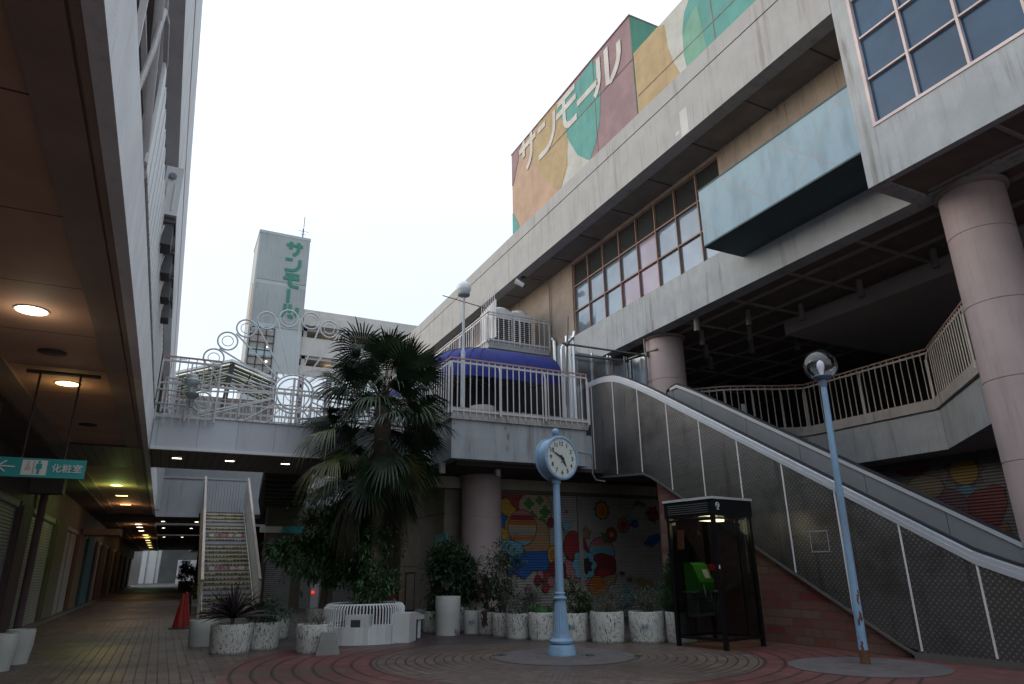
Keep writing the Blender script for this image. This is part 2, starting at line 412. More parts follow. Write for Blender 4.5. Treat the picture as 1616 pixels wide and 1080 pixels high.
# ================= LEFT ARCADE BUILDING =================
LB = thing('arcade_building', (-3.2, 20, 0), 'long arcade building on the left with brown soffit, grey roller shutters and white concrete fascia', 'building')
m = MB(); m.box((-12, -6, 0), (-3.3, 95, 7.6)); m.box((-3.3, -6, 3.05), (-3.16, 95, 3.99)); m.build('wall', surf('dim_shop_wall', (.10, .082, .07), streak=.4, var=.2), LB)
def grid_soffit():
    n = NT('soffit_boards'); x, y, z = n.xyz(); f = n.math('FRACT', n.math('DIVIDE', n.math('ADD', y, .62), 1.565))
    l = n.math('LESS_THAN', f, .012); b = n.noise(1.2, detail=4)
    col = n.mix(n.rng(b, .3, .7), (.44, .265, .19), (.52, .32, .24)); col = n.mix(l, col, (.06, .045, .035))
    n.set(Base_Color=col, Roughness=.75); return n.m
m = MB(); m.box((-2.15, -6, 4.02), (-1.03, 95, 4.10)); m.build('ceiling_panel', grid_soffit(), LB)
m = MB(); m.box((-1.03, -6, 3.985), (-.775, 95, 4.1)); m.box((-.755, -6, 3.985), (-.70, 95, 4.1)); m.box((-2.45, -6, 3.985), (-2.15, 95, 4.1)); m.box((-.775, -6, 4.01), (-.755, 95, 4.1)); m.build('ceiling_beam', SOFF2, LB)
m = MB(); m.box((-3.16, -6, 3.93), (-2.45, 95, 4.1)); m.box((-3.15, 12, 3.45), (-2.55, 12.6, 3.93)); m.box((-3.15, 20, 3.3), (-2.45, 20.5, 3.93)); m.build('service_bulkhead', surf('dim_bulkhead', (.11, .09, .08)), LB)
m = MB(); m.box((-.70, -6, 3.975), (-.60, 95, 4.74)); m.box((-3, -6, 4.1), (-.70, 95, 4.6)); m.build('fascia', surf('bright_white_render', (.76, .77, .79), streak=.2, var=.08, bump=.6, bs=70), LB)
m = MB(); m.box((-8, -6, 7.60), (-.80, 60, 7.9)); m.build('upper_soffit', surf('grey_brown_soffit', (.16, .14, .125), var=.12), LB)
m = MB(); m.box((-.80, -6, 7.58), (-.61, 60, 8.75)); m.box((-.80, -6, 8.77), (-.60, 60, 9.92)); m.box((-8, -6, 7.9), (-.80, 60, 9.4)); m.build('upper_fascia', MATS['bright_white_render'], LB)
m = MB()
m.box((-8, 60, 4.6), (-.62, 95, 7.2)); m.box((-12, -6, 4.6), (-3.2, 60, 7.6)); m.build('upper_wall', surf('upper_tan_wall', (.22, .19, .165), streak=.3), LB)
pil = [(19.4, 21.0, 'mauve', (.17, .10, .105)), (25.7, 28.4, 'olive yellow', (.25, .23, .13)), (32.5, 35.3, 'orange brown', (.28, .16, .09)), (36.4, 40.0, 'teal', (.06, .20, .22)), (41, 42.4, 'plum', (.16, .09, .10)),
       (45, 47.5, 'rust', (.26, .10, .06)), (51, 54.5, 'amber', (.30, .16, .04)), (59, 61.5, 'brown', (.16, .08, .05)), (66, 69, 'brown', (.18, .10, .06)), (74, 77, 'brown', (.16, .09, .05)), (84, 87, 'brown', (.14, .08, .05))]
prev = 12.
for i, (y0, y1, nm, c) in enumerate(pil):
    m = MB(); m.box((-3.3, y0, 0), (-3.12, y1, 3.05)); m.box((-3.12, y0 + .15, .12), (-3.08, y1 - .15, 2.95)); m.build('pillar', surf('pillar_' + nm.replace(' ', '_') + str(i), dk(c, .42), var=.15, streak=.3), LB, label='%s shopfront pillar' % nm)
    m = MB(); m.box((-3.28, prev, 0), (-3.21, y0, 3.0)); m.box((-3.21, (prev + y0) / 2 - .04, .0), (-3.18, (prev + y0) / 2 + .04, 3.0)); m.box((-3.24, prev, 2.9), (-3.15, y0, 3.04)); m.build('shutter', SHUT, LB)
    prev = y1
m = MB(); m.box((-3.28, 2, 0), (-3.2, 12, 3.0)); m.build('shutter', SHUT, LB)
m = MB(); m.cyl((-3.02, 21.6, 0), (-3.02, 21.6, 3.95), .09, n=14); m.build('downpipe', surf('mauve_pipe', (.12, .075, .075)), LB)
m = MB(); m.box((-3.1, 33.5, 2.95), (-1.75, 35.0, 3.2)); m.build('shop_canopy', surf('dull_mauve_canopy', (.22, .16, .16), var=.2), LB)
# louvred screen, pipes and signboard on the first-floor edge of the left building
t = thing('louvre_screen', (-.47, 7, 4.75), 'white ribbed louvre screen on pipe frame above the left fascia', 'screen')
m = MB()
for i in range(26):
    y = 5.9 + i * .36
    m.box((-.605, y, 4.80), (-.585, y + .352, 5.86 - .004 * i)); m.prism([(-.605, y, 5.86 - .004 * i), (-.605, y + .352, 5.86 - .004 * i), (-.605, y + .25, 5.93 - .004 * i), (-.605, y + .10, 5.93 - .004 * i)], (.02, 0, 0)); m.box((-.585, y + .03, 4.80), (-.578, y + .05, 5.86 - .004 * i))
m.build('ribbed_panel', WHITE2, t)
m = MB(); m.bar((-.68, 4.5, 4.95), (-.68, 15.6, 4.95), .04); m.bar((-.68, 4.6, 5.4), (-.68, 15.6, 5.4), .04)
for i in range(9): m.bar((-.66, 4.6 + i * 1.35, 4.7), (-.66, 4.6 + i * 1.35, 5.8), .045)
m.tube([(-.66, 5.0, 4.75), (-.60, 5.05, 5.3), (-.58, 5.1, 5.75), (-.58, 5.4, 5.9), (-.59, 6.0, 5.9)], .022)
m.build('pipe_frame', WHITE, t)
m = MB(); m.cyl((-.6, 3.6, 6.9), (-.62, 6.1, 4.75), .035); m.cyl((-.7, 4.2, 7.6), (-.62, 7.8, 4.9), .03); m.build('brace', WHITE, t)
t = thing('signboard_case', (-.42, 11, 5.8), 'white signboard case seen edge-on with four dark floodlight boxes beneath, fixed above the left fascia', 'signboard')
m = MB(); m.box((-.65, 9.0, 5.88), (-.44, 13.2, 6.60)); m.box((-.61, 8.985, 5.95), (-.595, 9.0, 6.35)); m.box((-.52, 8.985, 5.95), (-.505, 9.0, 6.35)); m.build('case', WHITE2, t)
m = MB(); m.lathe([(.05, 0), (.05, .012), (.03, .02)], (-.56, 8.99, 6.45), 16, (0, -1, 0)); m.build('badge', surf('badge_grey', (.22, .23, .25)), t)
for i in range(4):
    y = 9.1 + i * 1.0
    m = MB(); m.box((-.68, y, 5.50), (-.46, y + .34, 5.80)); m.box((-.70, y - .03, 5.80), (-.44, y + .37, 5.85))
    m.build('floodlight', surf('flood_grey', (.10, .10, .105)), t)
    m = MB(); m.tube([(-.57, y - .02, 5.75), (-.60, y - .1, 5.5), (-.62, y - .05, 5.3)], .012); m.build('cable', WHITE, t)
# hanging sign
t = thing('hanging_sign', (-1.55, 10.5, 2.6), 'teal restroom direction sign with white arrow hanging from the left arcade ceiling on two rods', 'sign')
m = MB(); m.box((-2.75, 10.46, 2.585), (-1.08, 10.54, 2.825)); m.build('board', TEALS, t)
m = MB(); m.box((-1.95, 10.44, 3.95), (-1.10, 10.52, 3.985)); m.build('ceiling_rail', surf('dark_brown_rail', (.05, .03, .025)), t)
for x in (-1.79, -1.33):
    m = MB(); m.cyl((x, 10.48, 2.8), (x, 10.48, 3.97), .014); m.build('rod', surf('dark_brown_rail', (.05, .03, .025)), t)
m = MB(); m.box((-1.77, 10.452, 2.61), (-1.50, 10.46, 2.80)); m.build('pictogram_panel', SIGNW, t)
m = MB(); sy = 10.445
def px2(a, b): return (a, sy, b)
m.prism([px2(-2.02, 2.705), px2(-1.84, 2.698), px2(-1.84, 2.714), px2(-2.02, 2.721)], (0, .01, 0))
for q in (1, -1): m.prism([px2(-2.035, 2.71), px2(-1.94, 2.71 + q * .075), px2(-1.928, 2.71 + q * .062), px2(-2.01, 2.71)], (0, .01, 0))
put_text(m, '化粧室', .115, (-1.45, 10.452, 2.665), (1, 0, 0), (0, 0, 1))
m.build('white_lettering', SIGNW, t)
m = MB(); m.lathe([(.017, -.004), (.017, 0)], (-1.585, 10.446, 2.775), 12, (0, -1, 0))
m.prism([(-1.615, 10.446, 2.755), (-1.555, 10.446, 2.755), (-1.552, 10.446, 2.69), (-1.57, 10.446, 2.69), (-1.573, 10.446, 2.625), (-1.597, 10.446, 2.625), (-1.60, 10.446, 2.69), (-1.618, 10.446, 2.69)], (0, -.004, 0))
m.box((-1.645, 10.444, 2.62), (-1.639, 10.45, 2.79)); m.build('figure_symbol', TEALS, t)
m = MB(); m.lathe([(.014, -.004), (.014, 0)], (-1.70, 10.446, 2.775), 12, (0, -1, 0)); m.prism([(-1.71, 10.446, 2.755), (-1.69, 10.446, 2.755), (-1.665, 10.446, 2.67), (-1.735, 10.446, 2.67)], (0, -.004, 0))
m.build('figure_symbol', surf('faded_pink', (.55, .42, .42)), t)
# ceiling lights of the arcade
def ceil_light(x, y, z, r, mat, label, group=None, rect=False):
    t = thing('ceiling_light', (x, y, z), label, 'ceiling light', group)
    m = MB()
    if rect: m.box((x - r * 1.12, y - r * .55, z - .012), (x + r * 1.12, y + r * .55, z + .02))
    else: m.lathe([(r * 1.1, .02), (r * 1.1, -.012), (r * .98, -.012), (r * .98, .0)], (x, y, z), 32, cap1=False)
    m.build('trim', WHITE if mat != CHAR else DARKS, t)
    m = MB()
    if rect: m.box((x - r, y - r * .45, z - .016), (x + r, y + r * .45, z - .011))
    else: m.lathe([(r * .97, -.004), (r * .97, -.014), (r * .5, -.02)], (x, y, z), 32)
    m.build('lens', mat, t)
ceil_light(-1.57, 8.04, 4.02, .145, WARM2, 'bright round ceiling light nearest the viewer under the left arcade')
ceil_light(-1.57, 11.22, 4.02, .15, YELL, 'yellow round ceiling light just behind the hanging sign rods')
ceil_light(-1.57, 9.61, 4.02, .14, CHAR, 'unlit round ceiling fitting between the white and yellow lights')
ceil_light(-1.57, 14.39, 4.02, .14, CHAR, 'unlit round ceiling fitting beyond the hanging teal sign')
ceil_light(-1.60, 24.4, 4.02, .16, lampmat('greenish_lamp', (.75, 1, .45), 6.), 'greenish white round ceiling light below and right of the hanging sign')
ceil_light(-1.6, 27.65, 4.02, .18, YELL, 'first of two oblong yellow ceiling lights beyond the greenish one', rect=True)
ceil_light(-1.62, 31.25, 4.02, .18, YELL, 'second of two oblong yellow ceiling lights beyond the greenish one', rect=True)
for y in (41.1, 43.8, 46.6, 50.5): ceil_light(-1.5, y, 4.02, .17, WARM2, 'small white light in the close row far down the arcade ceiling', 'white lights far down the arcade')
for y in (56, 60, 65, 70, 76, 83): ceil_light(-1.35, y, 4.02, .2, YELL, 'tiny yellow light at the deep end of the arcade ceiling', 'yellow lights at the deep end')
ceil_light(-1.2, 58, 4.02, .22, GREENGLOW, 'small green light among the yellow ones deep in the arcade')
pl = bpy.data.lights.new('l', 'POINT')
for (x, y, z, e, c) in ((-1.57, 8.04, 3.8, 3.5, (1, .85, .6)), (-1.57, 11.22, 3.8, 3, (1, .7, .3)), (-1.6, 24.4, 3.7, 15, (.7, 1, .25)), (-1.6, 31, 3.7, 12, (1, .6, .25)), (-1.5, 44, 3.7, 10, (1, .6, .3)), (-1.4, 60, 3.7, 14, (1, .5, .15))):
    d = bpy.data.lights.new('ceiling_lamp', 'POINT'); d.energy = e; d.color = c; d.shadow_soft_size = .12; o = bpy.data.objects.new('ceiling_lamp', d); o.location = (x, y, z); COL.objects.link(o)

# arcade end
t = thing('arcade_end_screen', (-1, 104, 0), 'bright white glazed screen with glowing green header at the far end of the arcade', 'screen')
m = MB(); m.box((-2.5, 104, .2), (-.35, 104.2, 4.2)); m.build('white_panel', surf('bright_white_panel', (.6, .62, .63), var=.05), t)
m = MB(); m.box((-1.9, 103.9, 0.1), (-1.8, 104, 5.9)); m.box((-.8, 103.9, 0.1), (-.7, 104, 5.9)); m.box((-.35, 103.9, 0.1), (-.25, 104.1, 5.9)); m.box((-4, 104.3, 0), (-2.5, 104.5, 6)); m.box((-2.5, 104.25, 4.2), (-.3, 104.5, 6)); m.build('mullion', STEEL, t)
m = MB(); m.box((-1.8, 103.95, 4.3), (-.8, 104.1, 5.6)); m.build('green_header', GREENGLOW, t)  # glow set into the header itself, which is no lamp
m = MB(); m.box((-30, 126, 0), (40, 130, 16)); tag(m.build('sky_blocker', surf('sky_blocker_dark', (.07, .072, .07), var=.3, sc=.3)), 'added dark block shutting out the sky beyond the arcade end', 'building')  # added block that hides the open sky behind the arcade end
t = thing('light_limiting_deck', (6, 70, 4), 'added dark deck and wall limiting sky light on the open side of the arcade', 'walkway')  # deck and wall added to keep sky light off the far arcade
m = MB(); m.box((2.9, 50, 4.0), (12, 102, 4.6)); m.build('deck', DARKS, t)
m = MB(); m.box((6.5, 44, 0), (6.8, 102, 4.0)); m.build('light_stop_wall', surf('light_stop_dark', (.06, .055, .05)), t)
t = MB(); t.box((2, 112, 0), (30, 114, 3.2)); tag(t.build('street_wall', surf('pale_street_wall', (.45, .46, .47))), 'pale low wall seen beyond the arcade end, right of the white screen', 'wall')

# ================= FOOTBRIDGE =================
BY0, BY1, BX0, BX1 = 16.7, 19.8, -.59, 6.0
FB = thing('footbridge', (2.7, 18, 4), 'white panelled footbridge crossing between the left arcade and the right-hand deck', 'footbridge')
def panel_mat():
    n = NT('bridge_fascia_panels'); x, y, z = n.xyz(); f = n.math('FRACT', n.math('DIVIDE', n.math('ADD', x, .5), .83)); l = n.math('LESS_THAN', f, .012)
    w = n.node('TexWhiteNoise', noise_dimensions='1D'); n.L(n.math('FLOOR', n.math('DIVIDE', n.math('ADD', x, .5), .83)), w.inputs['W'])
    s1 = n.noise(1., (5, 5, .4), detail=6); col = n.mix(n.math('MULTIPLY', w.outputs[0], .6), (.50, .515, .56), (.41, .42, .455)); col = n.mix(n.math('MULTIPLY', n.rng(s1, .55, .75), .5), col, (.22, .21, .2))
    col = n.mix(n.math('MULTIPLY', l, .75), col, (.1, .1, .1)); n.set(Base_Color=col, Roughness=.55); return n.m
m = MB(); m.box((BX0, BY0, 4.07), (BX1, BY0 + .12, 4.76)); m.box((BX0, BY1 - .12, 4.07), (BX1, BY1, 4.76)); m.build('fascia', panel_mat(), FB)
m = MB(); m.box((BX0, BY0 - .04, 4.0), (BX1, BY0 + .1, 4.07)); m.box((BX0, BY0 - .04, 4.76), (BX1, BY0 + .14, 4.81)); m.build('edge_trim', WHITE2, FB)
def soff_slats():
    n = NT('slatted_soffit'); x, y, z = n.xyz(); f = n.math('FRACT', n.math('DIVIDE', x, .19)); l = n.math('LESS_THAN', f, .09)
    col = n.mix(l, (.20, .175, .155), (.03, .027, .024)); n.set(Base_Color=col, Roughness=.6); return n.m
m = MB(); m.box((BX0 - .1, BY0 + .1, 4.01), (BX1, BY1, 4.06)); m.box((-3.1, BY0 - .1, 3.98), (BX0 - .13, BY1, 3.99)); m.build('soffit', soff_slats(), FB)
m = MB(); m.box((BX0, BY0 + .12, 4.3), (BX1, BY1 - .12, 4.7)); m.build('deck', CONCD, FB)
for px_, w in ((279, 'leftmost'), (362, 'middle'), (450, 'rightmost')):
    p = onZ(px_, 725 + (px_ - 279) * .045, 4.0); ceil_light(p.x, 17.9, 4.01, .10, WARM2, '%s of the three small lights under the near footbridge' % w, rect=True)
def railing(pts, z0, z1, label, name='railing', step=.17, mat=WHITE, top=RAILP, group=None, post=1.0, cat='railing', low=.1):
    t = thing(name, (pts[0][0], pts[0][1], z0), label, cat, group)
    b = MB(); r = MB(); h = MB(); ps = MB(); acc = 0; pacc = 0
    for (a, c) in zip(pts[:-1], pts[1:]):
        A, C = Vector((*a, 0)), Vector((*c, 0)); d = C - A; L = d.length; u = d / L
        h.bar(A + Vector((0, 0, z1)), C + u * .02 + Vector((0, 0, z1)), .045, .035)
        r.bar(A + Vector((0, 0, z1 - .1)), C + Vector((0, 0, z1 - .1)), .02, .05)
        r.bar(A + Vector((0, 0, z0 + low)), C + Vector((0, 0, z0 + low)), .02, .05)
        k = int(L / step)
        for i in range(k + 1):
            p = A + u * (L * i / max(k, 1)); b.bar(p + Vector((0, 0, z0 - .06)), p + Vector((0, 0, z1 - .02)), .022)
        k2 = max(1, int(L / post))
        nrm = Vector((-u.y, u.x, 0))
        for i in range(k2 + 1):
            p = A + u * (L * i / k2) + nrm * -.06
            ps = MB(); ps.bar(p + Vector((0, 0, z0)), p + Vector((0, 0, z1 - .28)), .04); ps.bar(p + Vector((0, 0, z1 - .30)), p + nrm * .06 + Vector((0, 0, z1 - .1)), .035); ps.build('post', mat, t)
    h.build('handrail', top, t); r.build('rail', mat, t); b.build('balusters', mat, t); return t
# sun-ray ornament
GY = 16.62
t = thing('sun_ornament', tuple(onY(463, 622, GY).xy) + (4.8,), 'large white metal sun ornament of rings and rays standing on the near footbridge', 'ornament')
ctr = onY(463, 622, GY)
def ring(mb, c, r, w, n=36): mb.tube([(c.x + r * cos(2 * pi * i / n), GY, c.z + r * sin(2 * pi * i / n)) for i in range(n)], w, 6, closed=True)
m = MB(); ring(m, ctr, .475, .022, 48); ring(m, ctr, .385, .02, 48); ring(m, ctr, .19, .009); m.build('hub_ring', WHITE2, t)
rp = [onY(a, b, GY) for a, b in ((319, 633), (325, 601), (337.4, 565), (359.5, 538.4), (389, 518.5), (421.2, 506.2), (456, 503), (490.8, 506.9), (519.7, 520), (548, 538), (575, 566), (594, 600), (604, 640))]
rp[0] = onY(319, 634, GY)
for c in rp:
    m = MB(); ring(m, c, .222, .021, 28); ring(m, c, .125, .011, 20); m.build('small_ring', WHITE2, t)
js = []
for a, b in zip(rp[:-1], rp[1:]):
    mid = (a + b) / 2; mid = mid + (mid - ctr) * .02; js.append(mid)
js = [onY(313, 652, GY)] + js + [Vector((ctr.x + 2.6, GY, ctr.z - .3))]
m = MB()
for j in js:
    d = (j - ctr).normalized(); a = ctr + d * .475
    m.bar(a, j, .035, .03, (0, 1, 0))
for ang in (200, 215, 235, 258, 282, 305, 325, 340):
    d = Vector((cos(radians(ang)), 0, sin(radians(ang)))); m.bar(ctr + d * .475, ctr + d * min(.72 / max(-d.z, .1), 2.2), .03, .025, (0, 1, 0))
m.build('ray', WHITE2, t)
m = MB(); m.bar((BX0, GY, ctr.z - .02), (BX1 - .4, GY, ctr.z - .02), .03, .04); m.bar((ctr.x, GY, 4.8), (ctr.x, GY, ctr.z + .4), .05); m.bar((ctr.x + .09, GY, 4.8), (ctr.x + .09, GY, ctr.z + .4), .03)
for k in range(2):
    for s in (-1, 1):
        m.tube([(ctr.x + s * (.8 + .25 * k) * cos(radians(a)), GY, ctr.z + (.8 + .25 * k) * sin(radians(a))) for a in range(-35, 40, 8)], .007, 5)
m.build('crossbar', WHITE, t)
railing([(BX0 + .1, GY + .03), (BX1, GY + .03)], 4.83, 5.62, 'low white railing along the near edge of the footbridge behind the sun ornament', step=.16, top=WHITE, post=1.3)
railing([(BX0 + .1, BY1), (BX1, BY1)], 4.83, 5.95, 'white railing along the far edge of the near footbridge', step=.16)
railing([(BX0, GY - .09), (.62, GY - .09)], 4.62, 6.1, 'short taller railing panel at the left end of the near footbridge', step=.165, post=.5)
# bracket lamps on two arms from the left fascia
for zc, lab, up in ((5.05, 'lower grey bowl lamp on a bracket arm above the left end of the footbridge', 1), (5.36, 'upper grey ball lamp on a bracket arm above the left end of the footbridge', 0)):
    t = thing('bracket_lamp', (-.48, 16.2, zc), lab, 'lamp')
    m = MB(); m.cyl((-.60, 16.2, zc - .12), (.12, 16.2, zc - .14), .02); m.lathe([(.06, -.01), (.06, .03)], (-.60, 16.2, zc - .12), 14, (1, 0, 0)); m.build('arm', surf('pale_green_grey_paint', (.34, .38, .37)), t)
    m = MB()
    if up: m.lathe([(.055, -.16), (.055, .02), (.13, .09), (.145, .15), (.12, .17)], (.10, 16.2, zc), 24)
    else: m.lathe([(.05, -.16), (.055, -.02), (.11, .02), (.16, .08), (.165, .14), (.13, .18)], (.06, 16.2, zc), 24)
    m.build('shade', surf('lamp_grey_%d' % up, (.22, .23, .22) if up else (.36, .41, .42), rough=.35, var=.15), t, smooth=True)
    if not up:
        m = MB(); m.lathe([(.13, .18), (.12, .24), (.08, .28), (.02, .30)], (.06, 16.2, zc), 24); m.build('cap', surf('lamp_grey_0', (.36, .41, .42)), t, smooth=True)

# ================= STAIRS and landing =================
SX0, SX1 = 1.30, 3.10
ST = thing('outdoor_stair', (2.2, 26, 0), 'white-sided outdoor stair with patterned risers climbing to the upper walkway', 'staircase')
NS = 24; Y0, Y1 = 26.2, 34.2; H = 4.0
def riser_mat():
    n = NT('poster_risers'); x, y, z = n.xyz(); u = n.math('DIVIDE', n.math('SUBTRACT', x, 1.3), .13); cell = n.math('FLOOR', u); fu = n.math('SUBTRACT', n.math('FRACT', u), .5)
    rz = n.math('DIVIDE', z, H / NS); row = n.math('FLOOR', n.math('ADD', rz, -.02)); fz = n.math('SUBTRACT', rz, row)
    cb = n.node('CombineXYZ'); n.L(cell, cb.inputs[0]); n.L(row, cb.inputs[1]); wn_ = n.node('TexWhiteNoise', noise_dimensions='2D'); n.L(cb.outputs[0], wn_.inputs[0])
    w = n.math('ADD', n.math('MULTIPLY', wn_.outputs[0], .30), .10)
    sh = n.math('MULTIPLY', n.math('LESS_THAN', n.math('ABSOLUTE', fu), n.math('MULTIPLY', w, n.math('ADD', .6, n.math('SINE', n.math('MULTIPLY', fz, 9.))))), n.math('LESS_THAN', fz, .8))
    edge_ = n.math('GREATER_THAN', fz, .88); v2 = n.math('GREATER_THAN', n.math('ABSOLUTE', fu), .46)
    col = n.mix(n.noise(2), (.56, .51, .40), (.68, .61, .44))
    wc = n.node('TexWhiteNoise', noise_dimensions='1D'); n.L(n.math('ADD', cell, n.math('MULTIPLY', row, 7.3)), wc.inputs['W'])
    dcol = n.mix(n.math('GREATER_THAN', wc.outputs[0], .78), (.03, .028, .022), (.24, .13, .06))
    f = n.math('MAXIMUM', sh, n.math('MAXIMUM', edge_, v2)); col = n.mix(n.math('MULTIPLY', f, .92), col, dcol)
    n.set(Base_Color=col, Roughness=.7); return n.m
tr, rs = MB(), MB()
for i in range(NS):
    y = Y0 + (Y1 - Y0) * i / NS; z = H * i / NS; dz = H / NS; dy = (Y1 - Y0) / NS
    rs.box((SX0 + .04, y + .012, z), (SX1 - .04, y + .05, z + dz - .02))
    tr.box((SX0 + .04, y - .01, z + dz - .02), (SX1 - .04, y + dy + .012, z + dz))
rs.build('riser', riser_mat(), ST); tr.build('tread', surf('stair_tread', (.10, .10, .10), var=.2), ST)
for k in (4, 15, 20):
    m = MB(); y = Y0 + (Y1 - Y0) * k / NS; z = H * k / NS; m.box((SX0 + .05, y + .004, z + .01), (SX1 - .05, y + .012, z + .15)); m.build('plain_riser', surf('pale_riser', (.42, .44, .47), var=.1), ST, label='plain pale riser strip')
for k in (9, 17):
    y = Y0 + (Y1 - Y0) * k / NS; z = H * k / NS
    m = MB(); m.box((SX0 + .05, y + .002, z + .0), (SX1 - .05, y + .01, z + .155)); w = m.build('sign_strip', SIGNW, ST, label='white riser strip with red lettering')
    m = MB(); put_text(m, '中華料理', .145, (SX0 + .48, y - .001, z + .02), (1, 0, 0), (0, 0, 1)); put_text(m, '四', .15, (SX0 + 1.2, y - .001, z + .02), (1, 0, 0), (0, 0, 1)); put_text(m, '興', .15, (SX0 + 1.55, y - .001, z + .02), (1, 0, 0), (0, 0, 1)); m.build('lettering', flat('faded_red', (.45, .04, .06), .6), w)
    m = MB(); put_text(m, '2階', .14, (SX0 + .1, y - .001, z + .02), (1, 0, 0), (0, 0, 1)); m.build('lettering', flat('dark_teal_ink', (.06, .12, .14), .6), w)
for s, x in ((-1, SX0), (1, SX1)):
    m = MB(); x0, x1 = (x - .05, x) if s < 0 else (x, x + .05)
    prof = [(26.0, .0), (26.0, .95), (26.25, 1.15), (34.3, 5.55), (34.3, 3.8), (26.4, 0.)]
    m.prism([(x0, a, b) for a, b in prof], (x1 - x0, 0, 0)); m.build('side_panel', surf('cream_stair_side', (.62, .61, .57), streak=.2), ST)
    m = MB(); xm = (x0 + x1) / 2; m.bar((xm, 26.15, 1.17), (xm, 34.3, 5.6), .09, .06); m.bar((xm, 26.0, 0), (xm, 26.0, 1.1), .07); m.build('handrail', surf('pinkish_white_rail', (.50, .42, .40)), ST)
    m = MB(); m.bar((x - s * .07, 26.2, .2), (x - s * .07, 34.1, 4.15), .03); m.build('edge_strip', WHITE, ST)
LN = thing('landing_bridge', (1.3, 36, 4), 'second footbridge with ribbed white parapet at the head of the patterned stair', 'footbridge')
m = MB()
for i in range(14): m.box((SX0 + .02 + i * .128, 35.4, 3.85), (SX0 + .13 + i * .128, 35.46, 5.55 - .009 * i))
m.box((SX0, 35.46, 3.9), (SX1, 35.6, 5.5)); m.build('ribbed_parapet', PANEL, LN)
m = MB(); m.box((-.59, 36.0, 3.95), (SX0 - .06, 36.15, 5.68)); m.box((-.59, 35.93, 5.68), (SX1 + .1, 36.2, 5.78)); m.box((-.59, 35.93, 3.9), (SX0 - .06, 36.2, 3.97)); m.build('parapet', PANEL, LN)
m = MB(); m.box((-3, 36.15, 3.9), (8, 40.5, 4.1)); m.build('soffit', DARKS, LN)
for yy, z1_ in ((44, 5.2), (56, 5.2)):
    t = thing('far_footbridge', (2, yy, 4), 'third footbridge in deep shade beyond the stair' if yy == 44 else 'fourth footbridge in deep shade, farthest along the arcade', 'footbridge')
    m = MB(); m.box((-.59, yy, 4.0), (9, yy + .2, z1_)); m.build('fascia', surf('shaded_panel', (.33, .33, .33), streak=.6), t)
    m = MB(); m.box((-.59, yy + .2, 4.0), (9, yy + (11 if yy == 44 else 36), 4.2)); m.build('soffit', DARKS, t)  # soffit stretched far back to keep the arcade floor dark
for (a, b, yy, w) in ((258, 819, 38.8, 'under the landing bridge, left'), (311, 820, 38.8, 'under the landing bridge, right'), (258, 833, 46.3, 'under the third footbridge, left'), (302, 833, 46.3, 'under the third footbridge, right'), (259, 846, 58, 'under the fourth footbridge, left'), (288, 846, 58, 'under the fourth footbridge, right')):
    p = onY(a, b, yy); ceil_light(p.x, yy, 3.88 if yy < 40 else 3.98, .09, WARM2, 'small white light ' + w)

# tilted canopy with louvres above the landing
def transl_(name, c):
    n = NT(name); d = n.node('BsdfDiffuse'); d.inputs[0].default_value = (*c, 1); tr_ = n.node('BsdfTranslucent'); tr_.inputs[0].default_value = (*c, 1); mx = n.node('MixShader'); mx.inputs[0].default_value = .6
    n.L(d.outputs[0], mx.inputs[1]); n.L(tr_.outputs[0], mx.inputs[2]); n.L(mx.outputs[0], n.t.nodes['Material Output'].inputs[0]); return n.m
CN = thing('louvre_canopy', (1.5, 34, 9.6), 'gabled louvre canopy roof beyond the footbridge left of the tower', 'canopy')
ra, rb, rc = (-.95, 10.1), (1.7, 11.1), (5.4, 9.85)
m = MB()
for (a, b) in ((ra, rb), (rb, rc)): m.prism([(a[0], 33.4, a[1]), (b[0], 33.4, b[1]), (b[0], 33.4, b[1] - .12), (a[0], 33.4, a[1] - .12)], (0, .3, 0))
m.build('roof_edge', WHITE2, CN)
m = MB(); gl = MB()
for (a, b) in ((ra, rb), (rb, rc)):
    for k in range(7):
        y = 33.9 + k * .62
        m.prism([(a[0], y, a[1] - .13), (b[0], y, b[1] - .13), (b[0], y, b[1] - .20), (a[0], y, a[1] - .20)], (0, .3, 0))
    for k in range(5):
        f = k / 4; x = a[0] + (b[0] - a[0]) * f; z = a[1] + (b[1] - a[1]) * f - .28; m.bar((x, 33.6, z), (x, 38, z), .06)
m.build('louvre', surf('olive_grey_louvre', (.20, .20, .17)), CN)
m = MB()
for (a, b) in ((ra, rb), (rb, rc)): m.quad((a[0], 33.7, a[1] - .02), (b[0], 33.7, b[1] - .02), (b[0], 38, b[1] - .02), (a[0], 38, a[1] - .02))
m.build('roof_sheet', transl_('cream_roof_sheet', (.8, .8, .66)), CN)
m = MB(); m.box((-.9, 38, 4.2), (5.4, 38.2, 10.25)); m.build('back_panel', PANEL, CN)
m = MB(); m.bar((1.55, 33.6, 8.5), (1.75, 33.6, 10.9), .22); m.build('dark_post', CHAR, CN)
m = MB(); m.box((-.8, 33.2, 4.0), (-.45, 33.6, 9.9)); m.box((5.2, 33.2, 4), (5.45, 33.6, 9.9)); m.build('post', PANEL, CN)
m = MB(); p = onY(285, 567, 60); m.cyl((p.x, 60, 12), (p.x, 60, p.z), .06); m.cyl((p.x - .5, 60, p.z), (p.x + .5, 60, p.z), .06); tag(m.build('distant_mast', WHITE), 'thin distant mast with a crosshead standing in the sky just right of the left building', 'mast')
m = MB(); m.box((-.4, 41, 5.0), (5.9, 41.3, 7.7)); tag(m.build('screen_wall', PANEL), 'pale wall closing the walkway behind the footbridge under the louvre canopy', 'wall')
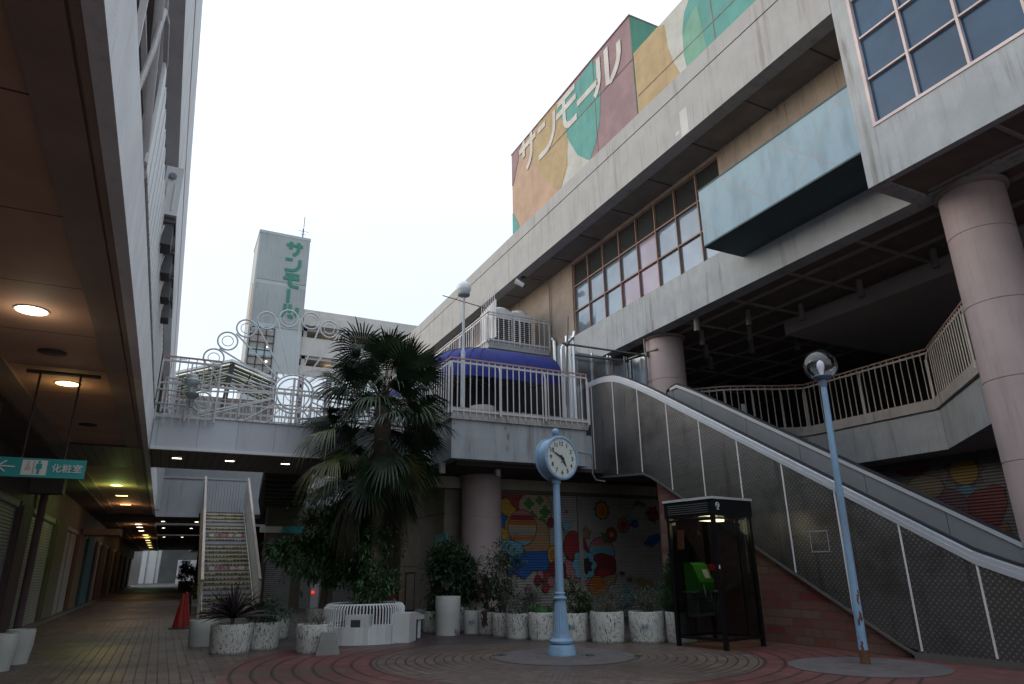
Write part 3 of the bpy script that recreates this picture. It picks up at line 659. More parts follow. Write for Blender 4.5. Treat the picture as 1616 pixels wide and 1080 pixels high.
# hoarding of bright steel panels that mirror the sky
def transl():
    n = NT('frosted_panel'); d = n.node('BsdfDiffuse'); d.inputs[0].default_value = (.85, .9, .95, 1); tr_ = n.node('BsdfTranslucent'); tr_.inputs[0].default_value = (.85, .92, .98, 1); mx = n.node('MixShader'); mx.inputs[0].default_value = .6
    n.L(d.outputs[0], mx.inputs[1]); n.L(tr_.outputs[0], mx.inputs[2]); n.L(mx.outputs[0], n.t.nodes['Material Output'].inputs[0]); return n.m
t = thing('bright_steel_hoarding', (4.5, 23, 5), 'row of bright sky-mirroring steel panels on paired posts behind the sun ornament', 'hoarding')
xs = [2.55, 3.42, 4.35, 5.3, 6.2]; fm = surf('bright_steel_panel', (.93, .95, .97), metal=.9, rough=.3, var=.04, bump=.05, grain=0, bs=2)
for a, b in zip(xs[:-1], xs[1:]):
    m = MB(); m.box((a + .06, 23, 5.0), (b - .06, 23.01, 7.74)); m.build('panel', fm, t)
for a in xs:
    m = MB(); m.box((a - .09, 22.96, 5), (a - .03, 23.03, 7.8)); m.box((a + .03, 22.96, 5), (a + .09, 23.03, 7.8)); m.build('post', surf('mauve_post', (.30, .25, .28)), t)
m = MB(); m.box((6.2, 20, 4.8), (6.0, 40, 4.85)); m.box((2.6, 24, 4.6), (6.0, 24.2, 4.95)); m.build('base', CONC, t)

# sloping ribbed slab beyond the bridge
m = MB(); P4 = [(2.2, 19.85), (3.5, 19.85), (5.25, 32), (6.5, 40.4), (4.6, 40.4), (3.02, 28.3)]
m.prism([(a, b, 4.0) for a, b in P4], (0, 0, .5))
for i in range(16):
    y = 20.4 + i * 1.25; f = (y - 19.85) / 20.5; m.box((2.25 + f * 2.35, y, 3.93), (3.5 + f * 3.0, y + .5, 4.0))
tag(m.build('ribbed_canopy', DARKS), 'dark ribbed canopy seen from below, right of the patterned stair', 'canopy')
# ================= TOWER =================
TW = thing('tower_block', (9.5, 92, 0), 'tall grey concrete tower with green katakana lettering down its face', 'building')
m = MB(); m.box((6.05, 90, 0), (12.9, 97, 46.4)); m.build('wall', TOWERM, TW)
m = MB(); m.box((6.35, 89.93, 39.3), (12.8, 89.98, 46.2)); m.box((6.35, 89.93, 32.6), (12.8, 89.98, 38.7)); m.build('recessed_panel', TOWERD, TW)
m = MB(); m.box((6.0, 89.9, 46.2), (12.95, 97.1, 46.6)); m.build('coping', TOWERM, TW)
m = MB(); wy = 89.92
m.box((6.35, wy, 24), (9.35, 89.96, 32.2)); fr_ = m.build('window', surf('warm_stair_window', (.24, .22, .20), var=.3, rough=.3), TW, label='tall stairwell window glowing behind a dark grid')
m = MB()
for i in range(4): m.box((6.3 + i * 1.0, wy - .1, 24), (6.42 + i * 1.0, wy - .02, 32.3))
for i in range(9): m.box((6.3, wy - .1, 24 + i * 1.03), (9.42, wy - .02, 24.1 + i * 1.03))
m.build('frame', CHAR, fr_)
for i in (0, 3, 6):
    m = MB(); m.box((6.45, wy - .01, 24.9 + i * 1.18), (9.3, wy - .005, 25.9 + i * 1.18)); m.build('pane', surf('blueish_pane', (.30, .38, .42)), fr_)
m = MB()
for z in (26.0, 29.6, 24.9, 27.6): m.box((8.0 + (z % 1), wy - .05, z), (8.2 + (z % 1), wy - .03, z + .2))
m.build('lamp', WARM, fr_)
m = MB(); tx = 9.55
for g, (a, b, hpx, rot) in zip(('sa', 'n', 'mo', 'bar', 'ru'), ((465, 393.5, 0, 0), (462, 418.5, 0, 0), (460, 443, 0, 0), (455, 467, 0, 1), (457, 491, 0, 0))):
    c = onY(a, b, 89.9); s = 2.15
    f = (lambda u, v, c=c: Vector((c.x + (u - .5) * s * 1.02, 89.85, c.z + (v - .5) * s))) if not rot else (lambda u, v, c=c: Vector((c.x + (v - .5) * s, 89.85, c.z + (u - .5) * s * 1.0)))
    glyph(m, g, f, .20, (0, .1, 0))
m.build('lettering', GREENL, TW)
m = MB(); m.prism([(6.04, 90.8, 33), (6.04, 92.6, 33.5), (6.04, 92.8, 37.5), (6.04, 91.3, 39), (6.04, 90.9, 36)], (-.05, 0, 0)); m.build('side_emblem', flat('faded_orange', (.45, .24, .12), .7), TW)
m = MB(); p = onY(478, 376, 92); m.cyl((p.x, 92, 46), (p.x, 92, onY(479, 342, 92).z), .045); m.cyl((13.0 - 1, 92, 46), (13.0 - 1, 92, 49), .04); m.cyl((11.4, 92, 48.6), (12.8, 92, 48.6), .03); m.cyl((11.6, 92, 48.1), (12.5, 92, 48.1), .03); m.build('antenna', CHAR, TW)
RW = thing('apartment_block', (20, 93, 0), 'long pale apartment block with open galleries running right from the tower behind the palm', 'building')
m = MB()
for i in range(7): m.box((12.95, 90.2, 9 + i * 4.05), (44, 90.6, 11.6 + i * 4.05))
m.box((12.95, 89.5, 33.4), (44, 96, 34.8)); m.box((12.95, 93.5, 0), (44, 96, 33.4))
for x in (13.2, 19, 25, 31, 37, 43): m.box((x, 90.6, 0), (x + .5, 93.5, 33.4))
for i in range(7): m.box((12.95, 90.6, 8.6 + i * 4.05), (44, 93.5, 9 + i * 4.05))
m.build('wall', surf('pale_apartment_wall', (.42, .40, .38), streak=.3, sc=.2), RW)
m = MB()
for i in range(4, 6):
    for x in (14.5, 20.2): m.box((x, 93.4, 10 + i * 4.05), (x + 2.2, 93.5, 12.9 + i * 4.05))
m.build('window', CHAR, RW)
m = MB()
for a, b in ((519, 524), (565, 531), (519, 553), (566, 559), (517, 584), (560, 590)): p = onY(a, b, 92.5); m.lathe([(.02, -.2), (.2, -.12), (.2, .1), (.02, .2)], (p.x, 92.5, p.z), 10)
m.build('gallery_lamp', WARM, RW)
# ================= MAIN BUILDING =================
XF, XWL = 10.7, 12.0          # outer face, window wall
MBD = thing('shopping_building', (12, 12, 0), 'large concrete shopping building on the right with deep parapet, projecting window bay and open deck', 'building')
m = MB(); m.box((XF, 6.71, 12.02), (11.1, 60, 13.40)); m.box((XF + .03, 6.71, 13.40), (11.1, 60, 13.44)); m.box((XF, 6.71, 13.44), (11.2, 60, 13.93)); m.build('parapet', PARAP, MBD)
m = MB(); m.box((XF + .16, 6.71, 12.05), (12.6, 60, 12.4)); m.box((11.1, 4, 12.4), (30, 60, 13.4)); m.build('eaves_soffit', surf('eaves_concrete', (.19, .165, .15), var=.2, streak=.3), MBD)
m = MB(); pa, pb = onX(1083, 222, XF), onX(1092, 160, XF); m.box((XF - .004, pa.y - .14, 12.03), (XF, pa.y + .14, pb.z)); m.box((XF - .003, pa.y + .22, 12.2), (XF, pa.y + .36, pb.z - .5)); m.build('repair_patch', surf('pale_repair_paint', (.42, .43, .44), var=.1), MBD, label='pale repainted patch on the parapet')
for i in range(9):
    m = MB(); y = 7.6 + i * 1.9; m.box((XF + .18, y, 12.035), (12, y + .03, 12.05)); m.build('soffit_joint', DARKS, MBD)
m = MB(); m.box((12.0, 4, 9.14), (12.4, 11.45, 12.05)); m.box((12.0, 19.05, 5.1), (12.4, 60, 12.05)); m.box((12.3, 11.45, 9), (12.5, 19.05, 12.05)); m.box((12.0, 11.45, 11.93), (12.3, 19.05, 12.05)); m.build('wall', TAN, MBD)
m = MB(); m.box((11.97, 1.0, 7.95), (12.4, 17.4, 9.16)); m.box((11.97, 17.4, 5.1), (12.4, 20.3, 9.16)); m.build('fascia_band', CONCB, MBD)
FRM = surf('rusty_pink_frame', (.24, .145, .12), rough=.6, rust=.4)
zr = [9.2, 10.1, 11.06, 11.93]; ncol = 8; yy0, yy1 = 11.48, 19.02
for i in range(ncol):
    a = yy0 + (yy1 - yy0) * i / ncol; b = yy0 + (yy1 - yy0) * (i + 1) / ncol
    g = MB()
    for r in range(3):
        g.k = 2 if r == 2 else (1 if (i == 3 or (i == 4 and r == 0)) else 0)
        off = .006 * ((i * 7 + r * 3) % 3)
        g.quad((12.11 + off, a, zr[r]), (12.11, b, zr[r]), (12.11 + off, b, zr[r + 1]), (12.11, a, zr[r + 1]))
    w = g.build('window', [WGL, WGLP, WGLD], MBD)
    f = MB(); f.box((12.04, a - .016, 9.18), (12.15, a + .016, 11.93)); f.box((12.04, b - .02, 9.18), (12.15, b + .02, 11.93)) if i == ncol - 1 else None
    for z in zr: f.box((12.05, a + .02, z - .02), (12.14, b - .02, z + .02))
    f.build('frame', FRM, w)
# blue box
def lattice_mat():
    n = NT('pale_blue_lattice_panel'); x, y, z = n.xyz()
    def ln(v): f = n.math('FRACT', v); return n.math('LESS_THAN', f, .03)
    d1 = ln(n.math('DIVIDE', n.math('ADD', y, n.math('MULTIPLY', z, 1.0)), 1.55)); d2 = ln(n.math('DIVIDE', n.math('SUBTRACT', y, n.math('MULTIPLY', z, 1.0)), 1.55))
    s1 = n.noise(1., (3, 3, .8), detail=6); s2 = n.noise(6, detail=5)
    col = n.mix(n.rng(s1, .42, .7), (.20, .30, .37), (.15, .23, .285)); col = n.mix(n.math('MULTIPLY', n.rng(s2, .58, .72), .4), col, (.18, .24, .28))
    col = n.mix(n.math('MULTIPLY', n.math('MAXIMUM', d1, d2), .55), col, (.26, .22, .22)); n.set(Base_Color=col, Roughness=.65); n.bump(s2, .2, .01); return n.m
m = MB(); m.box((10.72, 6.705, 8.74), (11.96, 10.98, 10.22)); m.build('blue_box', lattice_mat(), MBD, label='pale blue box projecting beside the window bay')
m = MB(); m.box((10.71, 6.71, 8.70), (11.96, 11.0, 8.74)); m.box((10.71, 6.71, 10.22), (11.96, 11.0, 10.26)); m.build('blue_box_trim', surf('dark_teal_trim', (.05, .085, .095)), MBD)
# bay
m = MB(); XB = XF
m.box((XB, 1, 7.93), (10.86, 6.42, 9.07)); m.box((XB, 6.36, 9.07), (11.96, 6.70, 15)) ; m.box((XB, 6.42, 7.93), (11.96, 6.70, 9.07)); m.box((XB, 1, 12.5), (11.9, 6.36, 15)); m.box((11.2, 1, 8.3), (11.4, 6.36, 12.5)); m.build('bay_wall', CONCB, MBD)
m = MB(); m.box((XB - .02, 1, 9.04), (XB + .12, 6.36, 9.10)); m.box((XB - .02, 6.30, 9.1), (XB + .1, 6.36, 12.5)); m.build('bay_sill', surf('pale_pink_frame', (.50, .42, .42), rough=.5), MBD)
by = [6.30, 5.50, 4.62, 3.72, 2.8, 1.9, 1.0]; bz = [9.10, 10.06, 11.01, 11.95, 12.5]
for i in range(len(by) - 1):
    a, b = by[i + 1], by[i]
    g = MB()
    for r in range(4): g.quad((XB + .07 + .004 * ((i + r) % 2), a, bz[r]), (XB + .07, b, bz[r]), (XB + .072, b, bz[r + 1]), (XB + .07, a, bz[r + 1]))
    w = g.build('bay_window', BGL, MBD)
    f = MB(); f.box((XB - .01, a - .022, 9.1), (XB + .1, a + .022, 12.5))
    for z in bz[1:-1]: f.box((XB + .005, a + .022, z - .018), (XB + .1, b - .022, z + .018))
    f.build('frame', MATS['pale_pink_frame'], w)
# deck ceiling
def coff():
    n = NT('dark_coffer_mesh'); x, y, z = n.xyz(); f = n.math('FRACT', n.math('DIVIDE', n.math('ADD', x, y), .03)); b = n.noise(2)
    col = n.mix(n.rng(b, .3, .7), (.10, .078, .07), (.135, .105, .095)); n.set(Base_Color=col, Roughness=.85); return n.m
m = MB(); m.box((12.4, 1, 8.02), (26, 40, 8.2)); m.box((XF + .1, 1, 7.99), (12.4, 6.5, 8.2)); m.build('deck_ceiling', coff(), MBD)
m = MB()
for x in [11.85 + 1.05 * i for i in range(0, 8)]:
    y1 = 6.3 if x < 12 else 30; m.box((x - .03, 1, 7.95), (x + .03, y1, 8.02))
for y in [-4.6 + 1.84 * i for i in range(0, 17)]:
    m.box((12.4 if y > 6 else XF + .2, y - .03, 7.955), (20, y + .03, 8.015))
m.build('ceiling_rib', RIDGE, MBD)
m = MB(); m.box((14.9, -4, 7.55), (24, 12.55, 7.95)); m.build('drop_ceiling', surf('grey_drop_ceiling', (.28, .25, .25), var=.08), MBD)
for a, b in ((12.36, 13.3), (13.35, 12.36), (13.35, 14.2), (14.33, 11.45), (14.35, 9.7), (14.35, 7.85), (14.37, 13.34), (15.3, 14.2), (16.35, 13.4), (12.4, 15.2), (13.4, 16.1), (14.4, 15.2), (15.4, 16.1)):
    m = MB(); m.cyl((a, b, 7.62), (a, b, 8.0), .075, n=14); m.cyl((a, b, 7.55), (a, b, 7.62), .085, n=14); m.build('ceiling_spotlight', surf('grey_spot', (.15, .14, .135)), MBD)
# deck interior walls
DIN = surf('dim_interior_wall', (.10, .09, .085), streak=.3)
m = MB(); m.box((22, -8, 5.1), (22.3, 32, 8)); m.box((9.6, 20.9, 5.1), (12.0, 21.2, 8.87)); m.box((12.4, 24, 5.1), (22, 24.3, 8)); m.box((12.4, .7, 5.1), (24, 1, 13)); m.build('inner_wall', DIN, MBD)
m = MB()
for i in range(6): m.box((20.9, 2 + i * 3, 5.1), (21.3, 4.4 + i * 3, 7.6))
m.build('shopfront', CHAR, MBD)
# columns
COLS = []
def column(x, y, z0, z1, r, joints, lab):
    m = MB(); prof = [(r, z0)]
    for j in joints: prof += [(r, j - .012), (r - .012, j - .006), (r - .012, j + .006), (r, j + .012)]
    prof += [(r, z1 - .12), (r + .0, z1)]; m.lathe(prof, (x, y, 0), 48)
    o = m.build('column', PINK, MBD, smooth=True, label=lab)
    c = MB(); c.lathe([(r + .01, z1 - .1), (r + .07, z1 - .07), (r + .07, z1 - .01)], (x, y, 0), 48, cap0=False); c.build('collar', RIDGE, o, smooth=True)
column(12.55, 5.97, 0, 7.96, .53, [1.6, 2.95, 4.3, 5.65, 7.0], 'thick pink column at the right edge of the view')
column(12.75, 15.2, 0, 7.96, .56, [1.8, 3.1, 6.6], 'pink column behind the head of the escalator')
column(7.78, 17.6, 0, 3.98, .555, [.25, 1.52, 2.75], 'pink column below the corner balcony')
# deck slab
DK = [(6.0, 15.42), (9.95, 15.42), (9.95, 16.3), (12.0, 16.3), (12.0, 15.45), (13.6, 15.4), (14.6, 15.15), (15.2, 14.6), (15.7, 14.1), (16.4, 13.7), (16.5, 13.4), (16.55, 9.75), (14.1, 7.3), (14.1, -6), (24, -6), (24, 20.9), (6.0, 20.9)]
m = MB(); m.prism([(a, b, 4.0) for a, b in DK], (0, 0, 1.02)); m.box((6.0, 20.9, 4.0), (7.5, 40, 5.0)); m.build('deck', CONCB, MBD)
m = MB(); c0 = [(a, b) for a, b in DK[:2]]
m.prism([(5.94, 15.36, 4.98), (9.99, 15.36, 4.98), (9.99, 15.52, 4.98), (6.1, 15.52, 4.98), (6.1, 40, 4.98), (5.94, 40, 4.98)], (0, 0, .30))
for a, b in zip(DK[4:13], DK[5:14]): m.bar((*a, 5.12), (*b, 5.12), .16, .26)
m.build('deck_kerb', surf('grey_kerb', (.36, .34, .33), streak=.8, var=.2), MBD)
rp2 = random.Random(5)
def peel(x, y, z, sx, sz, nm='peeled_paint'):
    m = MB(); n = 9; pts = [(x + sx * rp2.uniform(.5, 1) * cos(2 * pi * i / n), y, z + sz * rp2.uniform(.5, 1) * sin(2 * pi * i / n)) for i in range(n)]
    m.prism(pts, (0, -.004, 0)); m.build(nm, surf('bare_render_patch', (.21, .195, .185), var=.4, bump=1, bs=40), MBD)
for a, b, sx, sz in ((802, 690, .05, .13), (806, 668, .07, .07), (800, 708, .03, .10), (797, 676, .04, .06), (812, 655, .05, .04), (826, 652, .04, .03), (717, 668, .03, .05), (858, 668, .04, .05), (900, 690, .02, .09), (899, 668, .05, .03), (740, 662, .03, .04), (893, 676, .03, .04)):
    q = onY(a, b, 15.42); peel(q.x, 15.42, q.z, sx, sz)
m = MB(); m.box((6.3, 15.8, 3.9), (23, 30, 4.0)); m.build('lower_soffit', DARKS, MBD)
m = MB(); m.box((6.4, 17.9, 3.58), (14.8, 18.3, 3.95)); m.box((7.9, 17.7, 3.4), (8.4, 18.2, 3.9)); m.build('beam', surf('beige_beam', (.30, .26, .22), streak=.3), MBD)
for px_ in (697, 784): p = onY(px_, 752, 16.2); m = MB(); m.box((p.x - .06, 16.1, 3.72), (p.x + .06, 16.25, 4.0)); m.build('drain_outlet', surf('grey_outlet', (.3, .3, .29)), MBD)
m = MB(); m.box((6.9, 18.2, 0), (8.3, 22.1, 1.5)); m.box((6.9, 18.2, 1.52), (8.3, 22.1, 2.87)); m.box((6.93, 18.2, 2.87), (8.3, 22.1, 2.93)); m.box((6.9, 18.2, 2.93), (8.3, 22.1, 4.0)); m.build('side_wall', BEIGE, MBD)
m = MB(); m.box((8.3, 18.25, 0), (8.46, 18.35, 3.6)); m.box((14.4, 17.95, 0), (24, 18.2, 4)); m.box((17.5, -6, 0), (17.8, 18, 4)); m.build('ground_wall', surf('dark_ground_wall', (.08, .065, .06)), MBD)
m = MB(); p = onX(705, 855, 6.88); m.box((6.86, 17.9, 1.9), (6.9, 18.5, 2.35)); m.box((6.86, 18.5, .6), (6.9, 18.75, 2.35)); m.build('teal_frame', TEALS, MBD)
# far shops beneath the deck
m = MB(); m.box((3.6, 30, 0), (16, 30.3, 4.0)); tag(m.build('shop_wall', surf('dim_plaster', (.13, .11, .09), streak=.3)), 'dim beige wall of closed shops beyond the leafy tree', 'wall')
for i, (a, b) in enumerate(((3.75, 4.75), (5.15, 6.2), (6.5, 7.6))):
    m = MB(); m.box((a, 29.93, 0), (b, 29.98, 2.75)); tag(m.build('roller_shutter', SHUT), ['leftmost dim roller shutter right of the stair foot', 'middle dim roller shutter behind the leafy tree', 'rightmost dim roller shutter behind the palm trunk'][i], 'shutter')
t = thing('control_post', (5.45, 27.5, 0), 'small white post with a red lamp in the shade behind the white planter', 'post')
m = MB(); p = onY(493, 935, 27.5); m.box((p.x - .06, 27.45, 0), (p.x + .22, 27.65, .95)); m.build('post', WHITE2, t)
m = MB(); m.cyl((p.x, 27.4, p.z), (p.x, 27.45, p.z), .045); m.build('lamp', REDL, t)
t = thing('teal_board', (4.6, 29, 2.9), 'white and teal shop board hanging in shade beyond the stair', 'sign')
m = MB(); a, b = onY(410, 837, 29), onY(455, 832, 29); m.box((a.x, 29, b.z - .22), ((a.x + b.x) / 2 + .3, 29.05, b.z + .02)); m.build('board', SIGNW, t)
m = MB(); m.box(((a.x + b.x) / 2 + .3, 29, b.z - .22), (b.x + .6, 29.05, b.z + .02)); m.build('teal_end', TEALS, t)
m = MB(); p = onY(645, 930, 19.5); 
t = thing('notice_stand', (p.x, 19.5, 0), 'narrow framed notice stand in the shade left of the pink column', 'notice board')
m.box((p.x - .12, 19.45, .1), (p.x + .16, 19.5, 1.35)); m.build('frame', surf('brown_frame', (.08, .04, .03)), t)
m = MB(); m.box((p.x - .09, 19.44, .35), (p.x + .13, 19.45, 1.3)); m.build('sheet', surf('faded_sheet', (.3, .24, .2)), t)
# ---- rooftop boxes with painted shapes ----
XR = 13.5
C_PEACH, C_OCH, C_PLUM, C_TEAL, C_GRN, C_WH, C_GRN2 = [surf('mural_' + k, dk(c, .85), rough=.8, var=.14, streak=.35, dirt=dk(c, .45), grain=.15) for k, c in
    (('peach', (.43, .30, .22)), ('ochre', (.39, .30, .17)), ('plum', (.26, .175, .195)), ('teal', (.10, .30, .28)), ('green', (.09, .27, .19)), ('pale', (.45, .46, .44)), ('leaf', (.16, .34, .26)))]
RB = thing('rooftop_sign_box', (15, 20, 13.9), 'tall rooftop box painted in peach, ochre, teal and plum with pale katakana lettering', 'sign')
Y_0, Y_1, Z_0, Z_1 = 16.42, 26.72, 13.4, 21.78
m = MB(); m.box((XR, Y_0, Z_0), (16.5, Y_1, Z_1)); m.build('body', C_PEACH, RB)
def traced(pix): return [(q.y, q.z) for q in (onX(a, b, XR) for a, b in pix)]
def ell(y, z, ry, rz, n=48): return [(y + ry * cos(2 * pi * i / n), z + rz * sin(2 * pi * i / n)) for i in range(n)]
LAY = MB(); lay_n = 0
def layer(poly, k, yr, xs):
    global lay_n
    pc = clip(poly, yr[0], yr[1], Z_0, yr[2])
    if len(pc) < 3: return
    lay_n += 1; d = .004 * lay_n; LAY.k = k; LAY.prism([(xs - d, a, b) for a, b in pc], (d * .98, 0, 0))
mm = [C_PEACH, C_OCH, C_PLUM, C_TEAL, C_GRN, C_WH, C_GRN2]
r1 = (Y_0 + .003, Y_1 - .003, Z_1 - .003)
layer([(Y_0, Z_0), (Y_1, Z_0), (Y_1, Z_1), (Y_0, Z_1)], 0, r1, XR)
layer(traced([(872, 172), (935, 90), (1002, 15), (1014, 190), (925, 270), (880, 200)]), 2, r1, XR)
layer(traced([(895, 232), (897, 262), (885, 300), (900, 330), (950, 300), (940, 250), (925, 252), (907, 232), (897, 210)]), 5, r1, XR)
layer(traced([(845, 220), (838, 240), (846, 262), (862, 285), (878, 298), (886, 296), (894, 262), (897, 225), (890, 180), (880, 160), (850, 195)]), 1, r1, XR)
layer(traced([(878, 175), (890, 160), (935, 95), (945, 110), (948, 150), (947, 190), (941, 225), (931, 254), (912, 245), (898, 222), (890, 195)]), 3, r1, XR)
layer(traced([(806, 335), (811, 338), (818, 352), (826, 380), (806, 380)]), 3, r1, XR)
layer(traced([(806, 240), (822, 225), (818, 255), (811, 290), (806, 300)]), 2, r1, XR)
LAY.build('painted_panel', mm, RB)
m = MB(); m.box((XR - .036, Y_0 + .01, 19.7), (XR - .034, 23.2, 19.74)); m.box((XR - .036, 19.0, 14), (XR - .034, 19.03, 21.7)); m.build('panel_joint', surf('mural_joint', (.2, .13, .13)), RB)
m = MB(); m.box((XR + .002, Y_0 - .02, Z_0), (16.5, Y_0 - .003, Z_1)); m.build('green_side', C_GRN, RB)
m = MB(); m.box((XR - .05, Y_0 - .04, Z_1), (16.55, Y_1 + .03, Z_1 + .06)); m.build('coping', C_PLUM, RB)
m = MB()
for g, (a, b) in zip(('sa', 'n', 'mo', 'bar', 'ru'), ((832, 240), (862, 213), (893, 176), (926, 147), (957, 105))):
    c = onX(a, b, XR - .05); s = 1.75 if g != 'ru' else 1.95; sz = 2.0
    glyph(m, g, lambda u, v, c=c, s=s, sz=sz: Vector((XR - .042, c.y - (u - .5) * s, c.z + (v - .5) * sz)), .15, (.0035, 0, 0))
m.build('lettering', surf('cream_lettering', (.44, .43, .41), var=.15, streak=.3), RB)
RB2 = thing('rooftop_plant_box', (15, 8, 13.9), 'lower rooftop box painted ochre, pale and teal, nearer than the lettered one', 'sign')
m = MB(); m.box((XR, 0, Z_0), (16.4, Y_0 - .06, 19.93)); m.build('body', C_WH, RB2)
LAY = MB(); lay_n = 0; r2 = (.1, Y_0 - .065, 19.92)
layer(traced([(1000, 50), (1048, 39), (1054, 75), (1064, 100), (1075, 118), (1085, 140), (1000, 190)]), 1, r2, XR)
layer(traced([(1089, -6), (1080, 20), (1077, 50), (1079, 85), (1085, 108), (1095, 120), (1240, 0), (1250, -90), (1120, -60)]), 3, r2, XR)
layer(traced([(1078, 60), (1083, 40), (1092, 20), (1100, 8), (1112, 60), (1116, 75), (1085, 108), (1079, 85)]), 6, r2, XR)
LAY.build('painted_panel', mm, RB2)
m = MB(); m.box((XR - .02, 9.6, 14), (XR - .016, 9.63, 19.9)); m.box((XR - .02, 12.3, 14), (XR - .016, 12.33, 19.9)); m.box((XR - .021, 2, 17.9), (XR - .017, 16.3, 17.93)); m.build('panel_joint', MATS['mural_joint'], RB2)

# ---- upper balcony, AC units ----
UB = thing('upper_balcony', (10.7, 24, 9), 'upper balcony slab with low white kerb carrying the air-conditioning units', 'balcony')
m = MB(); m.box((9.5, 20.85, 8.88), (12.0, 44, 9.1)); m.build('slab', CONCD, UB)
m = MB(); m.box((9.46, 20.8, 8.95), (11.98, 20.95, 9.3)); m.box((9.46, 20.95, 8.95), (9.6, 44, 9.3)); m.build('kerb', CONC, UB)
railing([(9.42, 44), (9.42, 20.76), (11.95, 20.76)], 9.14, 10.3, 'white balustrade round the upper balcony with the air conditioners', step=.20, top=WHITE, post=1.25)
for k, x in enumerate((10.35, 11.2)):
    t = thing('air_conditioner', (x, 21.8, 9.15), ['left large outdoor air conditioner with a round fan top on the upper balcony', 'right large outdoor air conditioner with a round fan top on the upper balcony'][k], 'air conditioner')
    m = MB(); m.box((x - .4, 21.45, 9.15), (x + .4, 22.25, 10.75)); m.build('casing', WHITE2, t)
    m = MB()
    for i in range(14): m.box((x - .34, 21.42, 9.3 + i * .08), (x + .34, 21.45, 9.345 + i * .08))
    for i in range(14): m.box((x - .43, 21.5, 9.3 + i * .08), (x - .4, 22.2, 9.345 + i * .08))
    m.build('grille', CHAR, t)
    m = MB(); m.lathe([(.37, 0), (.37, .1), (.33, .14), (.05, .2)], (x, 21.85, 10.75), 28); m.build('fan_cowl', WHITE2, t, smooth=True)
t = thing('spiked_screen', (9.95, 21.2, 9.2), 'white slatted screen with tall spikes beside the balcony air conditioners', 'screen')
m = MB()
for i in range(9): y = 21.1 + i * .16; m.box((9.88, y, 9.5), (9.92, y + .10, 11.0 - .02 * i))
m.build('slats', WHITE2, t)
m = MB()
for i in range(8): y = 21.15 + i * .17; m.cyl((9.86, y, 10.2), (9.86, y, 11.4), .012, n=6)
for i in range(9): x = 10.2 + i * .21; m.cyl((x, 22.4, 10.3), (x, 22.4, 11.25), .012, n=6)
m.bar((10.1, 22.4, 10.6), (12, 22.4, 10.6), .03); m.build('spike', WHITE, t)
m = MB(); a, b = 22.6, 25.2; m.box((11.95, a, 10.3), (11.99, b, 11.3)); o = m.build('green_window', surf('green_glass', (.03, .08, .06), rough=.2, bump=0), MBD)
m = MB(); [m.box((11.92, a + i * .43, 10.3), (11.95, a + .04 + i * .43, 11.3)) for i in range(7)]; m.box((11.92, a, 10.8), (11.95, b, 10.84)); m.build('frame', surf('green_frame', (.05, .16, .11)), o)
m = MB(); m.tube([(11.93, 20.62, 9.0), (11.93, 20.62, 11.6), (11.9, 20.7, 11.95), (11.4, 20.7, 12.0), (10.95, 20.9, 12.0)], .025); tag(m.build('conduit', surf('grey_conduit', (.2, .19, .18))), 'thin conduit running up the wall beside the upper balcony to the floodlight', 'pipe')
m = MB(); m.tube([(11.9, 20.3, 8.3), (11.9, 20.3, 9.35), (11.9, 20.42, 9.5)], .07); tag(m.build('drain_pipe', STEEL), 'short steel pipe at the right end of the upper balcony', 'pipe')
t = thing('floodlight', (10.9, 20.9, 12), 'white tubular floodlight fixed under the parapet above the air conditioners', 'floodlight')
m = MB(); m.cyl((10.8, 20.9, 11.75), (10.95, 20.9, 12.05), .04); m.box((10.86, 20.8, 11.98), (11.05, 21, 12.05)); m.build('bracket', CHAR, t)
m = MB(); m.cyl((10.62, 20.9, 11.80), (10.93, 20.8, 11.62), .10, .085, n=18); m.build('housing', WHITE2, t, smooth=True)
m = MB(); m.cyl((10.93, 20.8, 11.62), (10.99, 20.78, 11.585), .075, n=18); m.build('lens_rim', CHAR, t)

# ---- corner balcony furniture ----
railing([(5.93, 40), (5.93, 15.33), (9.97, 15.33)], 5.1, 6.55, 'white balustrade with pink handrail round the corner balcony above the planters', step=.175, post=1.3)
rp_ = [(12.6, 15.45), (13.6, 15.4), (14.0, 15.4)] + [(14.0 + .45 * i, 15.4 - .9 * sin(pi * i / 6) * 0 - (.02 * i * i)) for i in range(1, 5)] 
rp_ = [(12.7, 15.5), (13.7, 15.45), (14.15, 15.0), (14.7, 14.45), (15.3, 14.05), (15.95, 13.8), (16.5, 13.65), (16.62, 13.5), (16.62, 9.8), (14.2, 7.4), (13.2, 6.7)]
rp_ = [(12.7, 15.5), (13.9, 15.35), (14.5, 14.75), (15.2, 14.35), (16.0, 14.0), (16.6, 13.62), (16.62, 9.8), (14.15, 7.38)]
railing(rp_, 5.1, 6.55, 'wavy white balustrade with dark pink handrail along the shaded deck on the right', step=.18, post=1.8, mat=surf('cream_railing', (.46, .42, .38), rough=.55, rust=.4))
m = MB(); m.box((14.9, 14.5, 5.7), (15.05, 14.52, 6.0)); tag(m.build('notice', SIGNW), 'small white notice fixed to the wavy balustrade', 'notice')
